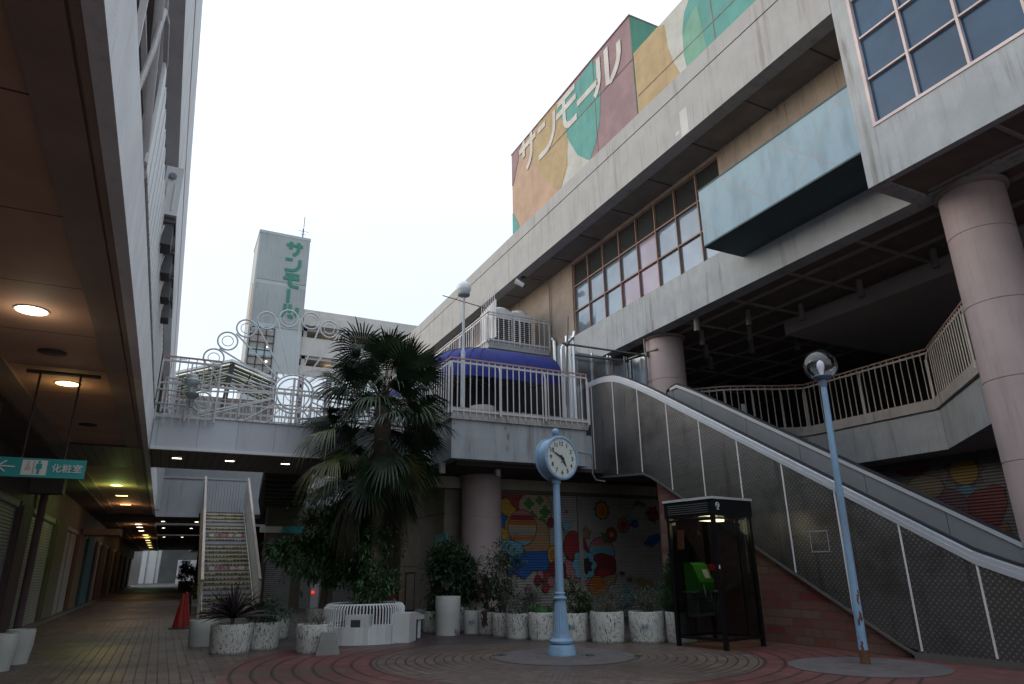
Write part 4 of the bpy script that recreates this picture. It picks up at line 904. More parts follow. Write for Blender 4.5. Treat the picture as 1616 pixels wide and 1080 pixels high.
# slender lamp on the balcony
t = thing('balcony_lamp', (6.42, 15.75, 5.1), 'slender white lamp post with clear ball top rising from the corner balcony', 'lamp post')
m = MB(); m.cyl((6.42, 15.75, 5.1), (6.42, 15.75, 6.9), .06); m.cyl((6.42, 15.75, 6.9), (6.42, 15.75, 8.45), .038); m.build('post', surf('pale_grey_post', (.50, .54, .57), rust=.15), t)
m = MB(); m.lathe([(.05, -.06), (.16, .0), (.17, .05), (.1, .055)], (6.42, 15.75, 8.5), 24); m.build('collar', surf('grey_collar', (.3, .32, .33)), t)
m = MB(); m.lathe([(.12, 0), (.19, .1), (.2, .2), (.16, .3), (.08, .36), (.01, .375)], (6.42, 15.75, 8.55), 24, cap0=False); m.build('globe', surf('frosted_globe', (.7, .72, .73), rough=.2, bump=0), t, smooth=True)
m = MB(); m.cyl((5.75, 15.6, 8.33), (7.15, 15.9, 8.30), .012); m.build('crossarm', CHAR, t)
m = MB(); m.lathe([(.30, 0), (.33, .1), (.34, .55), (.30, .56), (.28, .5)], (7.35, 16.6, 5.1), 32); tag(m.build('planter', CONCD if 0 else surf('cream_planter', (.42, .40, .36), streak=.5), smooth=True), 'round cream planter standing on the corner balcony behind the balustrade', 'planter')
# awning
AW = thing('awning', (8.5, 18, 7), 'curved blue cloth awning wrapping the corner above the balcony', 'awning')
low = [(6.35, 27), (6.35, 21), (6.35, 19.0)] + [(6.35 + 1.3 * (1 - cos(radians(a))), 19.0 - 1.5 * sin(radians(a))) for a in (15, 30, 45, 60, 75)] + [(7.65, 17.5), (9.3, 17.5), (10.5, 17.5)]
hi = [(8.9, 27), (8.9, 21.5), (8.9, 20.3)] + [(8.9 + .3 * (1 - cos(radians(a))), 20.3 - .4 * sin(radians(a))) for a in (15, 30, 45, 60, 75)] + [(9.2, 19.9), (9.8, 19.9), (10.5, 19.9)]
vs, fs = [], []; K = 7
for (a, b) in zip(low, hi):
    for k in range(K + 1):
        th_ = radians(90 * k / K); u = 1 - cos(th_); v = sin(th_); vs.append((a[0] + (b[0] - a[0]) * u, a[1] + (b[1] - a[1]) * u, 7.05 + 1.25 * v))
for i in range(len(low) - 1):
    for k in range(K): o = i * (K + 1) + k; fs.append((o, o + 1, o + K + 2, o + K + 1))
m = MB(); m.add(vs, fs); m.build('canopy', AWN, AW, smooth=True)
m = MB()
for a, b in zip(low[:-1], low[1:]): m.prism([(*a, 7.06), (*b, 7.06), (*b, 6.82), (*a, 6.82)], (.012, .012, 0))
m.build('valance', AWN, AW)
m = MB()
for a, b in list(zip(low, hi))[1::1]: m.tube([(a[0] + (b[0] - a[0]) * (1 - cos(radians(t_))), a[1] + (b[1] - a[1]) * (1 - cos(radians(t_))), 7.055 + 1.255 * sin(radians(t_))) for t_ in range(0, 91, 10)], .010, 5)
m.build('seam', surf('awning_seam', (.008, .014, .11)), AW)
m = MB()
for a, b in list(zip(low, hi))[::2]: m.bar((*a, 7.0), (*b, 7.3), .04)
m.build('frame', CHAR, AW)
m = MB(); m.box((8.95, 20.0, 5.1), (12, 20.1, 7.95)); m.box((8.95, 20.1, 5.1), (9.05, 28, 7.95)); o = tag(m.build('shopfront', CHAR), 'dark glazed shopfront in the shade under the blue awning', 'shopfront')
# hoarding at the top of the escalator
HO = thing('steel_hoarding', (11, 16.5, 5.1), 'shiny steel sheet hoarding with bright posts closing the head of the escalator', 'hoarding')
HSM = surf('dull_steel_sheet', (.30, .33, .35), metal=.85, rough=.28, var=.25, bump=.1, bs=3)
m = MB(); m.box((10.35, 16.5, 5.1), (12.35, 16.53, 7.62)); m.prism([(12.4, 16.5, 5.1), (12.4, 15.0, 5.1), (12.4, 15.0, 7.45), (12.4, 16.5, 7.62)], (.03, 0, 0)); m.build('sheet', HSM, HO)
for x in (10.33, 10.40, 10.98, 11.55, 11.66, 12.22, 12.32): 
    m = MB(); m.box((x - .025, 16.44, 5.1), (x + .03, 16.5, 7.65)); m.build('stud', STEEL, HO)
for y in (15.02, 15.9): m = MB(); m.box((12.33, y - .03, 5.1), (12.4, y + .03, 7.5)); m.build('stud', STEEL, HO)
m = MB(); bright = surf('bright_zinc', (.70, .73, .76), metal=.6, rough=.3, var=.05, bump=0)
for i, x in enumerate((9.72, 9.80, 9.90)): m.box((x - .02, 16.15 + .1 * i, 5.1), (x + .025, 16.22 + .1 * i, 7.55 + .12 * i))
m.box((10.0, 16.3, 5.1), (10.18, 16.42, 8.05)); m.prism([(10.1, 16.2, 5.1), (10.28, 16.4, 5.1), (10.28, 16.4, 8.25), (10.1, 16.2, 7.95)], (.04, -.04, 0)); m.build('stacked_post', bright, HO)
SCF = thing('scaffold', (11, 15.7, 5.1), 'tubular steel scaffold frame over the head of the escalator', 'scaffold')
def s2(a, b, y): return onY(a, b, y)
for (p, q) in ((s2(893, 640, 15.7), s2(896, 500, 15.7)), (s2(1022, 604, 15.3), s2(1015, 519, 15.3)), (s2(987, 600, 16.2), s2(985, 563, 16.2)), (s2(886, 542, 15.66), s2(1030, 563, 15.26)), (s2(902, 560, 16.3), s2(992, 571, 16.3)), (s2(988, 568, 16.25), s2(1037, 551, 14.9)), (s2(905, 533, 16.2), s2(893, 545, 15.6))):
    m = MB(); m.cyl(p, q, .03, n=10); m.build('tube', TUBE, SCF)
for c in (s2(895, 543, 15.68), s2(1019, 560, 15.3), s2(988, 567, 16.22)):
    m = MB(); m.obox(c, (.12, .12, .11), .4); m.build('clamp', TUBE, SCF)

# ================= ESCALATOR =================
ES = thing('escalator', (11.3, 9, 0), 'long escalator with patterned steel side panels rising to the deck', 'escalator')
ZT = [(1.5, .93), (4.2, .93), (5.0, 1.0), (5.67, 1.18), (6.27, 1.41), (12.9, 5.29), (13.4, 5.585), (14.02, 5.92), (14.35, 6.09), (14.7, 6.26), (15.1, 6.41), (15.5, 6.49), (15.9, 6.52), (16.5, 6.52)]
def zt(y):      # underside of the cladding cap
    for (a, p), (b, q) in zip(ZT[:-1], ZT[1:]):
        if y <= b: return p + (q - p) * max(0, (y - a)) / (b - a)
    return ZT[-1][1]
def zb(y):
    if y <= 7.53: return .1
    if y <= 13.9: return .1 + (y - 7.53) * (3.58 / 6.37)
    return 3.68 + (y - 13.9) * .075
def dots():
    n = NT('polka_steel'); x, y, z = n.xyz(); P_ = .047
    a = n.math('DIVIDE', y, P_); b = n.math('DIVIDE', z, P_)
    fa = n.math('SUBTRACT', n.math('FRACT', a), .5); fb = n.math('SUBTRACT', n.math('FRACT', b), .5)
    chk = n.math('MODULO', n.math('ADD', n.math('FLOOR', a), n.math('FLOOR', n.math('ADD', b, 200))), 2.)
    chk = n.math('ABSOLUTE', chk)
    d = n.math('SQRT', n.math('ADD', n.math('MULTIPLY', fa, fa), n.math('MULTIPLY', fb, fb)))
    dot = n.math('MULTIPLY', n.rng(d, .26, .44, 1., 0.), n.math('GREATER_THAN', chk, .5))
    br = n.noise(1., (2, .5, 30), detail=4)
    pan = n.node('TexWhiteNoise', noise_dimensions='1D'); n.L(n.math('FLOOR', n.math('DIVIDE', n.math('SUBTRACT', y, 7.36), 1.11)), pan.inputs['W'])
    col = n.mix(dot, (.17, .162, .158), (.33, .325, .32)); col = n.mix(n.math('MULTIPLY', n.rng(br, .35, .65), .3), col, (.12, .12, .12)); col = n.mix(n.math('MULTIPLY', pan.outputs[0], .35), col, (.2, .2, .2))
    sm = n.noise(.8, detail=4); col = n.mix(n.math('MULTIPLY', n.rng(sm, .45, .7), .6), col, (.075, .068, .06)); st_ = n.noise(1., (6, 6, .5), detail=6); col = n.mix(n.math('MULTIPLY', n.rng(st_, .55, .72), .45), col, (.06, .052, .045))
    n.set(Base_Color=col, Roughness=n.math('ADD', .38, n.math('MULTIPLY', dot, .1)), Metallic=.88, Specular_IOR_Level=.5); n.bump(n.noise(1.6, detail=3), .3, .06); return n.m
DOT = dots()
seams = [16.19, 15.12, 14.02, 12.90, 11.80, 10.69, 9.58, 8.47, 7.36, 6.26, 5.15, 4.05, 2.95, 1.85]
def strip(ya, yb, x0, x1, lo, hi, mb):
    n = max(1, int(abs(ya - yb) / .28)); ys = [ya + (yb - ya) * i / n for i in range(n + 1)]
    mb.prism([(x0, y, lo(y)) for y in ys] + [(x0, y, hi(y)) for y in reversed(ys)], (x1 - x0, 0, 0))
es_ = [16.35] + seams[1:]
for a, b in zip([16.35, 15.12, 14.02, 12.90, 11.80, 10.69, 9.58, 8.47, 7.36, 6.26, 5.15, 4.05, 2.95], [15.12, 14.02, 12.90, 11.80, 10.69, 9.58, 8.47, 7.36, 6.26, 5.15, 4.05, 2.95, 1.85]):
    m = MB(); strip(b + .012, a - .012, XF, XF + .03, zb, zt, m); m.build('side_panel', DOT, ES)
SEAM = surf('white_seam_tape', (.60, .59, .58), rough=.6, var=.1, rust=.25)
for y in seams:
    m = MB(); m.box((XF - .008, y - .016, zb(y) + .02), (XF + .02, y + .016, zt(y))); m.build('seam_strip', SEAM, ES)
m = MB(); strip(1.5, 16.4, XF + .03, XF + .2, lambda y: zb(y) + .02, lambda y: zt(y) - .02, m); m.build('truss', CHAR, ES)
m = MB(); strip(1.5, 16.4, XF - .02, XF + .16, lambda y: zt(y) - .03, lambda y: zt(y) + .055, m); strip(1.5, 16.4, XF - .005, XF + .16, lambda y: zt(y) + .062, lambda y: zt(y) + .135, m); strip(1.5, 16.4, XF + .0, XF + .15, lambda y: zt(y) + .05, lambda y: zt(y) + .065, m); m.build('cladding_cap', surf('satin_aluminium', (.52, .545, .58), metal=.4, rough=.35, var=.05, bump=0), ES)
m = MB(); strip(1.5, 15.9, XF + .03, XF + .10, lambda y: zt(y) + .155, lambda y: zt(y) + .20, m); m.build('handrail', RUBBER, ES)
m = MB(); strip(1.5, 15.9, XF + .035, XF + .09, lambda y: zt(y) + .135, lambda y: zt(y) + .155, m); strip(1.5, 15.9, XF + .08, XF + .16, lambda y: zt(y) - .9, lambda y: zt(y) + .05, m); m.build('inner_panel', STEEL, ES)
x2 = 12.25; zf = lambda y: zt(min(y, 14.2)) + .19 - max(0, y - 14.2) * .12
INP = surf('grey_inner_panel', (.20, .212, .225), metal=.15, rough=.38, var=.08, bump=.02)
yj = [14.9, 14.4, 13.3, 11.85, 10.4, 8.95, 7.5, 6.05, 4.6, 3.1, 1.6]
for a, b in zip(yj[:-1], yj[1:]): m = MB(); strip(b + .006, a - .006, x2, x2 + .03, lambda y: zf(y) - .95, lambda y: zf(y) - .04, m); m.build('balustrade_panel', INP, ES)
m = MB(); strip(1.6, 14.5, x2 - .03, x2 + .06, lambda y: zf(y) - .05, lambda y: zf(y) + .03, m); m.build('balustrade_trim', surf('polished_trim', (.55, .57, .60), metal=.35, rough=.3, var=.03, bump=0), ES)
m = MB(); strip(1.6, 14.5, x2 - .02, x2 + .07, lambda y: zf(y) + .035, lambda y: zf(y) + .085, m); m.tube([(x2 + .02, 14.5, zf(14.5) + .05), (x2 + .02, 14.65, zf(14.5) + .0), (x2 + .02, 14.7, zf(14.5) - .15)], .04); m.build('handrail', RUBBER, ES)
m = MB()
for i in range(40):
    y = 4 + i * .27; m.box((XF + .16, y, zt(y) - .75), (x2, y + .27, zt(y) - .55))
m.build('step', CHAR, ES)
m = MB(); strip(1.5, 7.5, XF - .012, XF + .03, lambda y: 0, lambda y: .1, m); strip(7.5, 14.0, XF - .015, XF + .05, lambda y: zb(y) - .05, lambda y: zb(y), m); strip(14.0, 16.35, XF - .015, XF + .05, lambda y: zb(y) - .05, lambda y: zb(y), m); m.build('base_trim', surf('dark_base_trim', (.09, .085, .08)), ES)
m = MB(); m.prism([(XF + .03, 7.6, .1), (XF + .03, 13.9, 3.64), (XF + .03, 16.3, 3.8), (12.3, 16.3, 3.8), (12.3, 13.9, 3.64), (12.3, 7.6, .1)], (0, 0, -.02)); m.build('underside', surf('underside_grey', (.10, .095, .09)), ES)
m = MB(); m.box((XF - .006, 8.75, 1.98), (XF, 9.15, 2.0)); m.box((XF - .006, 8.75, 1.62), (XF, 9.15, 1.64)); m.box((XF - .006, 8.75, 1.64), (XF, 8.765, 1.98)); m.box((XF - .006, 9.135, 1.64), (XF, 9.15, 1.98)); m.build('access_hatch', surf('hatch_line', (.25, .25, .25)), ES)
# brick wall under it
def brick():
    n = NT('orange_brick'); x, y, z = n.xyz(); cb = n.node('CombineXYZ'); n.L(y, cb.inputs[0]); n.L(z, cb.inputs[1])
    b = n.node('TexBrick'); n.L(cb.outputs[0], b.inputs['Vector']); b.inputs['Scale'].default_value = 1; b.inputs['Brick Width'].default_value = .44; b.inputs['Row Height'].default_value = .155; b.inputs['Mortar Size'].default_value = .012; b.inputs['Bias'].default_value = -.1
    b.inputs['Color1'].default_value = (.135, .082, .056, 1); b.inputs['Color2'].default_value = (.13, .018, .014, 1); b.inputs['Mortar'].default_value = (.07, .05, .045, 1)
    g = n.noise(9, detail=4); n.set(Base_Color=n.mix(n.math('MULTIPLY', n.rng(g, .45, .7), .25), b.outputs[0], (.05, .03, .025)), Roughness=.8); n.bump(b.outputs['Fac'], -.4, .01); return n.m
m = MB(); m.prism([(XF + .1, 7.6, 0), (XF + .1, 13.6, 0), (XF + .1, 13.6, 3.4), (XF + .1, 7.65, .06)], (.15, 0, 0)); tag(m.build('brick_wall', brick()), 'triangular orange brick wall filling the space beneath the escalator', 'wall')

# ================= PAINTED SHUTTERS =================
CD = {}
def mural_cols():
    d = {}
    for k, c in dict(white=(.30, .285, .27), red=(.30, .03, .035), crimson=(.20, .02, .03), blue=(.02, .10, .36), sky=(.16, .38, .48), orange=(.45, .14, .03), yellow=(.50, .30, .03), green=(.05, .17, .05), pink=(.45, .16, .18), tan=(.34, .21, .10), cream=(.42, .33, .20), ink=(.02, .02, .02), olive=(.06, .09, .05), mauve=(.25, .10, .14)).items():
        CD[k] = c; d[k] = slat_mat('shutter_paint_' + k, dk(c, .82), .075, .42)
    return d
MC = mural_cols(); MK = list(MC)
MURALY = 17.98
class Mural:
    def __init__(s, plane, f): s.mb = MB(); s.n = 0; s.plane = plane; s.f = f
    def poly(s, uv, col, outline=.022):
        cx_ = sum(a for a, b in uv) / len(uv); cz_ = sum(b for a, b in uv) / len(uv)
        if outline:
            o = []
            for a, b in uv: l = sqrt((a - cx_) ** 2 + (b - cz_) ** 2) or 1; o.append((a + (a - cx_) / l * outline, b + (b - cz_) / l * outline))
            s._p(o, 'ink')
        s._p(uv, col)
    def _p(s, uv, col):
        uv = clip(uv, *s.rng)
        if len(uv) < 3: return
        s.n += 1; s.mb.k = MK.index(col); s.mb.quad(*[s.f(a, b, .002 + .0015 * s.n) for a, b in uv])
def circ(u, v, ru, rv=None, n=28): rv = rv or ru; return [(u + ru * cos(2 * pi * i / n), v + rv * sin(2 * pi * i / n)) for i in range(n)]
def flower(u, v, r, k=6, d=.28, n=60): return [(u + r * (1 + d * cos(k * 2 * pi * i / n)) * cos(2 * pi * i / n), v + r * (1 + d * cos(k * 2 * pi * i / n)) * sin(2 * pi * i / n)) for i in range(n)]
def star(u, v, r, k=6, ri=.6): return [(u + r * (1 if i % 2 == 0 else ri) * cos(pi * i / k + .3), v + r * (1 if i % 2 == 0 else ri) * sin(pi * i / k + .3)) for i in range(2 * k)]
def cloud(u, v, ru, rv, k=7, d=.12, n=70): return [(u + ru * (1 + d * abs(sin(k * pi * i / n))) * cos(2 * pi * i / n), v + rv * (1 + d * abs(sin(k * pi * i / n))) * sin(2 * pi * i / n)) for i in range(n)]
def PX(*pts): return [(q.x, q.z) for q in (onY(a, b, MURALY) for a, b in pts)]
def pc(a, b): q = onY(a, b, MURALY); return q.x, q.z
SHW = slat_mat('pale_roller_shutter', (.30, .285, .265), .075, .5)
x0s, xm, x1s = 8.46, 11.20, 14.4
t1 = thing('painted_shutter', (9.8, 18, 0), 'left roller shutter painted with striped balls, clouds and flowers behind the planters', 'shutter')
m = MB(); m.box((x0s, 18.0, 0), (xm - .07, 18.05, 3.5)); m.build('curtain', SHW, t1)
t2 = thing('painted_shutter', (12.8, 18, 0), 'right roller shutter painted with a sun, hearts and leaves behind the planters', 'shutter')
m = MB(); m.box((xm + .07, 18.0, 0), (x1s, 18.05, 3.5)); m.build('curtain', SHW, t2)
m = MB(); m.box((xm - .07, 17.93, .0), (xm + .07, 18.04, 3.55)); tag(m.build('shutter_post', surf('grey_mauve_post', (.26, .23, .23))), 'narrow grey post between the two painted shutters', 'post')
m = MB(); m.box((x0s - .1, 17.88, 3.5), (x1s + .05, 18.02, 3.6)); tag(m.build('lintel_rail', surf('dark_head', (.10, .08, .07))), 'dark head rail running above the painted shutters', 'rail')
fm_ = lambda a, b, d: (a, 17.998 - d, b)
A = Mural(0, fm_); A.rng = (x0s, xm - .08, .05, 3.48)
B = Mural(0, fm_); B.rng = (xm + .08, x1s, .05, 3.48)
def both(*a, **k):
    A.poly(*a, **k); B.poly(*a, **k)
def stripes(M, u, v, r, cols, rv=None):
    rv = rv or r; M.poly(circ(u, v, r, rv), cols[0])
    full = circ(u, v, r * .97, rv * .97, 40); n = len(cols); sv = M.rng
    for i, c in enumerate(cols):
        z1 = v + rv - 2 * rv * i / n; z0 = z1 - 2 * rv / n; M.rng = (sv[0], sv[1], max(sv[2], z0), min(sv[3], z1)); M._p(full, c)
    M.rng = sv
u, v = pc(806, 790); A.poly(circ(u, v, .62, .5), 'red')
u, v = pc(845, 805); A.poly(cloud(u, v, .52, .52, 6, .1), 'cream'); 
for a, b, r in ((835, 795, .15), (852, 790, .12), (860, 808, .16), (840, 815, .14), (855, 822, .12)): q = pc(a, b); A.poly(flower(*q, r, 4, .2), 'green', 0)
u, v = pc(793, 820); A.poly(cloud(u, v, .42, .55, 8, .15), 'yellow'); A.poly(star(u - .1, v, .3, 5), 'blue')
u, v = pc(845, 850); A.poly(cloud(u, v, .45, .55, 5, .12), 'tan')
u, v = pc(824, 833); stripes(A, u, v, .46, ['pink', 'crimson', 'orange', 'cream', 'white', 'orange', 'sky'], .50)
u, v = pc(800, 868); A.poly(cloud(u, v, .5, .25, 6, .1), 'sky'); A.poly(PX((786, 882), (800, 872), (815, 888), (800, 900), (786, 902)), 'crimson')
A.poly(PX((803, 880), (830, 872), (862, 870), (866, 885), (862, 902), (840, 900), (828, 914), (815, 906), (800, 908)), 'blue')
u, v = pc(872, 876); A.poly(circ(u, v, .17, .26), 'yellow'); A.poly(circ(u, v, .1, .14), 'orange', .01)
A.poly(PX((864, 897), (872, 886), (888, 890), (895, 910), (880, 912), (866, 906)), 'crimson')
for a, b, c in ((852, 908, 'pink'), (862, 910, 'red'), (868, 918, 'pink'), (860, 927, 'red'), (848, 916, 'crimson')): q = pc(a, b); A.poly(circ(*q, .11, .13), c, .015)
q = pc(858, 917); A.poly(circ(*q, .06), 'olive', .01)
q = pc(833, 931); A.poly(circ(*q, .1, .14), 'pink', .015)
q = pc(868, 825); A.poly(circ(*q, .12, .13), 'crimson', .015); q = pc(893, 831); A.poly(PX((885, 826), (902, 824), (896, 834), (891, 842)), 'sky', .015)
q = pc(892, 808); A.poly(star(*q, .08, 4), 'mauve', 0)
u, v = pc(903, 862); A.poly(circ(u, v, .32, .42), 'red')
B.poly(PX((912, 845), (922, 848), (931, 872), (926, 882), (912, 880)), 'red')
B.poly(star(*pc(925, 842), .2, 5, .6), 'tan')
u, v = pc(950, 873); stripes(B, u, v, .46, ['pink', 'pink', 'sky', 'sky', 'tan', 'green', 'tan'], .46)
B.poly(cloud(*pc(952, 893), .44, .32, 5, .12), 'crimson'); B.poly(cloud(*pc(952, 907), .28, .18, 5, .12), 'red')
A.poly(PX((890, 884), (900, 886), (912, 905), (912, 920), (892, 910)), 'pink'); B.poly(PX((911, 900), (925, 912), (940, 918), (925, 924), (911, 920)), 'pink')
both(flower(*pc(921, 892), .42, 8, .10), 'sky'); both(star(*pc(924, 893), .27, 7, .7), 'ink', outline=0)
B.poly(cloud(*pc(944, 925), .32, .26, 5, .12), 'orange'); B.poly(PX((950, 912), (975, 905), (968, 922), (955, 926)), 'tan')
B.poly(star(*pc(949, 805), .30, 9, .75), 'mauve'); B.poly(circ(*pc(949, 806), .20, .24), 'yellow'); B.poly(circ(*pc(949, 806), .14, .17), 'orange', 0)
B.poly(circ(*pc(964, 844), .19, .20), 'red'); B.poly(circ(*pc(964, 844), .08), 'cream', 0); B.poly(PX((947, 840), (956, 845), (962, 856), (952, 855)), 'green', .012)
B.poly(circ(*pc(983, 829), .20, .21), 'orange'); B.poly(circ(*pc(983, 829), .11), 'red', 0); B.poly(circ(*pc(991, 820), .1, .13), 'sky', .01); B.poly(circ(*pc(1001, 827), .13, .12), 'blue', .01)
B.poly(star(*pc(1030, 812), .28, 7, .6), 'crimson'); B.poly(PX((1016, 858), (1024, 846), (1042, 842), (1040, 852), (1028, 864)), 'blue', .015)
B.poly(PX((996, 801), (1005, 790), (1018, 796), (1016, 800), (1006, 797)), 'olive', .012)
B.poly(PX((980, 930), (985, 922), (990, 935), (1000, 932), (990, 955), (978, 955)), 'sky', .015)
B.poly(PX((1002, 915), (1010, 912), (1030, 920), (1025, 930), (1012, 926)), 'tan', .012)
B.poly(PX((976, 902), (984, 903), (983, 908), (977, 907)), 'crimson', .01); B.poly(PX((988, 912), (996, 911), (995, 917), (989, 917)), 'mauve', .01)
A.mb.build('painted_mural', [MC[k] for k in MK], t1); B.mb.build('painted_mural', [MC[k] for k in MK], t2)
# shutter behind the escalator on the right
t3 = thing('painted_shutter', (17.45, 8, 0), 'painted shutter with colours darkened for shade, a sun and red heart seen past the escalator on the right', 'shutter')
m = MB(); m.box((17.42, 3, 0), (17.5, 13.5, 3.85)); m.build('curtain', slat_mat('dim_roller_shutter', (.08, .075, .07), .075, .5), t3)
Cm = Mural(0, lambda a, b, d: (17.418 - d, a, b)); Cm.rng = (3.1, 13.4, .05, 3.8)
def PX3(*pts): return [(q.y, q.z) for q in (onX(a, b, 17.42) for a, b in pts)]
def c3(a, b): q = onX(a, b, 17.42); return q.y, q.z
Cm.poly(star(*c3(1521, 743), .5, 9, .72), 'mauve'); Cm.poly(circ(*c3(1521, 743), .34), 'yellow'); Cm.poly(PX3((1500, 775), (1525, 765), (1550, 772), (1535, 780), (1500, 782)), 'sky')
Cm.poly(PX3((1525, 790), (1540, 775), (1556, 772), (1568, 765), (1585, 770), (1590, 795), (1580, 825), (1565, 835), (1540, 820), (1528, 808)), 'red')
Cm.poly(PX3((1560, 838), (1590, 825), (1600, 850), (1560, 850)), 'orange'); Cm.poly(circ(*c3(1490, 800), .6, .45), 'mauve'); Cm.poly(circ(*c3(1460, 770), .5, .3), 'cream'); Cm.poly(circ(*c3(1440, 735), .5, .25), 'crimson')
Cm.mb.build('painted_mural', [slat_mat('dim_' + k, tuple(c * .3 for c in CD[k]), .075, .42) for k in MK], t3)  # curtain and mural paints carry the deep shade in their colours
m = MB(); m.box((17.3, 6.7, 0), (17.42, 6.95, 3.9)); tag(m.build('shutter_post', MATS['grey_mauve_post']), 'pale post at the right side of the shade-darkened painted shutter', 'post')
m = MB(); m.box((7.1, 25, 4.3), (7.4, 44, 6.0)); tag(m.build('deck_screen', CONC), 'bright white parapet glimpsed behind the palm beyond the footbridge', 'parapet')
# ================= PLAZA OBJECTS =================
def ppm(P): return FPX / ((P - EYE).dot(fw))
# ---- street clock ----
cx, cy = 6.28, 10.82
CK = thing('street_clock', (cx, cy, 0), 'pale blue pedestal clock with a white round face and ball finial in the plaza', 'clock')
m = MB(); m.lathe([(.245, .004), (.245, .06), (.235, .075), (.235, .10), (.20, .17), (.17, .185), (.20, .20), (.205, .235), (.17, .26), (.155, .28)], (cx, cy, 0), 40); m.build('base', POLE, CK, smooth=True)
m = MB(); m.lathe([(.15, .28), (.14, .34), (.095, .86), (.085, .88)], (cx, cy, 0), 40, flute=1, fl=(.3, .87)); m.build('fluted_shaft', POLE, CK)
m = MB(); m.lathe([(.085, .88), (.115, .895), (.12, .92), (.085, .94), (.08, .97), (.095, .98), (.095, 1.0), (.075, 1.01), (.068, 1.8), (.062, 2.86), (.085, 2.87), (.085, 2.93), (.12, 2.95)], (cx, cy, 0), 32); m.build('pole', POLE, CK, smooth=True)
nrm = Vector((.20, -.98, 0)).normalized(); ux = Vector((0, 0, 1)).cross(nrm).normalized(); cc = Vector((cx + .02, cy, 3.33))
m = MB(); m.lathe([(.30, -.17), (.375, -.16), (.40, -.15), (.40, -.12), (.378, -.115), (.378, .09), (.40, .095), (.405, .15), (.385, .165), (.36, .165), (.355, .145)], cc, 64, nrm, cap1=False); m.build('drum', POLE, CK, smooth=True)
m = MB(); m.lathe([(.357, .10), (.357, .145), (.0005, .146)], cc, 64, nrm); m.build('face', surf('clock_face_white', (.50, .53, .50), var=.05, bump=0, rough=.45), CK)
fc = cc + nrm * .148; INK = flat('clock_ink', (.02, .022, .025), .5); m = MB(); zv = Vector((0, 0, 1))
for k in range(1, 13):
    a = radians(30 * k); d = ux * sin(a) + zv * cos(a)
    put_text(m, str(k), .105, fc + d * .262, ux, zv, center=True)
    p0 = fc + d * .325; p1 = fc + d * .345; m.bar(p0, p1, .008, .003, nrm)
m.build('numerals', INK, CK)
m = MB()
for ang, L_, w in ((146, .20, .024), (295, .275, .018)):
    a = radians(ang); d = ux * sin(a) + zv * cos(a); s = nrm.cross(d); f0 = fc + nrm * (.01 + .004 * (w < .02))
    m.prism([f0 - d * .055 + s * w, f0 + d * L_ * .5 + s * w * .8, f0 + d * L_, f0 + d * L_ * .5 - s * w * .8, f0 - d * .055 - s * w], nrm * .003)
m.lathe([(.022, .006), (.022, .022), (.01, .024)], fc, 16, nrm); m.build('hands', INK, CK)
m = MB(); f0 = fc - zv * .085 - ux * .002; m.prism([f0 + ux * -.022 + zv * .012, f0 + ux * .022 + zv * .012, f0 + ux * .016 - zv * .002, f0 - zv * .008, f0 - ux * .016 - zv * .002], nrm * .002); m.build('maker_mark', INK, CK)
m = MB(); m.lathe([(.10, .36), (.085, .385), (.05, .40), (.045, .43)], cc, 24); m.lathe([(.075 * sin(radians(a)) + .0005, .495 - .075 * cos(radians(a))) for a in range(20, 181, 16)], cc, 24); m.build('finial', POLE, CK, smooth=True)
m = MB(); a_ = cc + ux * .39 + Vector((0, .05, .05)); m.tube([a_, a_ + ux * .05], .035); m.build('hinge', CHAR, CK)
m = MB(); pts = [onY(925, 716, 15.3), onY(932, 718, 15.3), onY(935, 725, 15.3), onY(935, 748, 15.3), onY(941, 758, 15.3), onY(955, 760, 15.3)]; m.tube([onY(913, 714, 15.3)] + pts, .018, 8); tag(m.build('conduit', surf('grey_conduit', (.2, .19, .18))), 'thin bent conduit on the balcony end behind the clock', 'pipe')

# ---- blue lamp post ----
LP = thing('street_lamp', (9.51, 7.47, 0), 'leaning pale blue lamp post with clear globe and rusty foot beside the escalator', 'street lamp')
b0 = Vector((9.51, 7.47, 0)); tdir = (Vector((9.60, 7.47, 4.28)) - b0).normalized()
m = MB(); m.cyl(b0, b0 + tdir * 4.28, .066, .048, 24); m.build('pole', POLE, LP, smooth=True)
m = MB(); m.cyl(b0 - tdir * .0, b0 + tdir * .17, .071, .069, 24); m.lathe([(.071, .17), (.07, .2), (.068, .2)], b0, 24, tdir); m.build('rusty_foot', surf('rust_brown', (.13, .06, .03), var=.5, bs=60), LP)
m = MB()
for h, r_, an in ((1.02, .016, 100), (.72, .02, 110), (.66, .018, 140), (.30, .022, 150), (.95, .012, 120)):
    for k in range(5):
        a = radians(-an + random.uniform(-12, 12)); hh = h - k * .025; q = b0 + tdir * hh + Vector((cos(a), sin(a), 0)) * .0635; m.obox(q, (r_ * random.uniform(.8, 1.8), .01, .04), a + pi / 2)
m.build('rust_patch', MATS['rust_brown'], LP)
gc = b0 + tdir * 4.62
m = MB(); m.lathe([(.05, -.38), (.062, -.34), (.062, -.26), (.14, -.235), (.165, -.205), (.16, -.195)], gc, 32, tdir); m.build('collar', surf('dark_blue_grey', (.12, .17, .24), rough=.5), LP, smooth=True)
m = MB(); m.lathe([(.272 * sin(radians(a)) + .0004, -.272 * cos(radians(a))) for a in range(34, 181, 5)], gc, 48, tdir, cap0=False, cap1=False); m.build('globe', GLOBE, LP, smooth='all')
m = MB(); m.lathe([(.035, -.2), (.03, -.14), (.035, -.12), (.055, -.05), (.062, .0), (.05, .06), (.025, .085), (.02, .09)], gc, 24, tdir); m.build('bulb', surf('milky_bulb', (.8, .78, .8), rough=.3, bump=0, var=.02), LP, smooth=True)

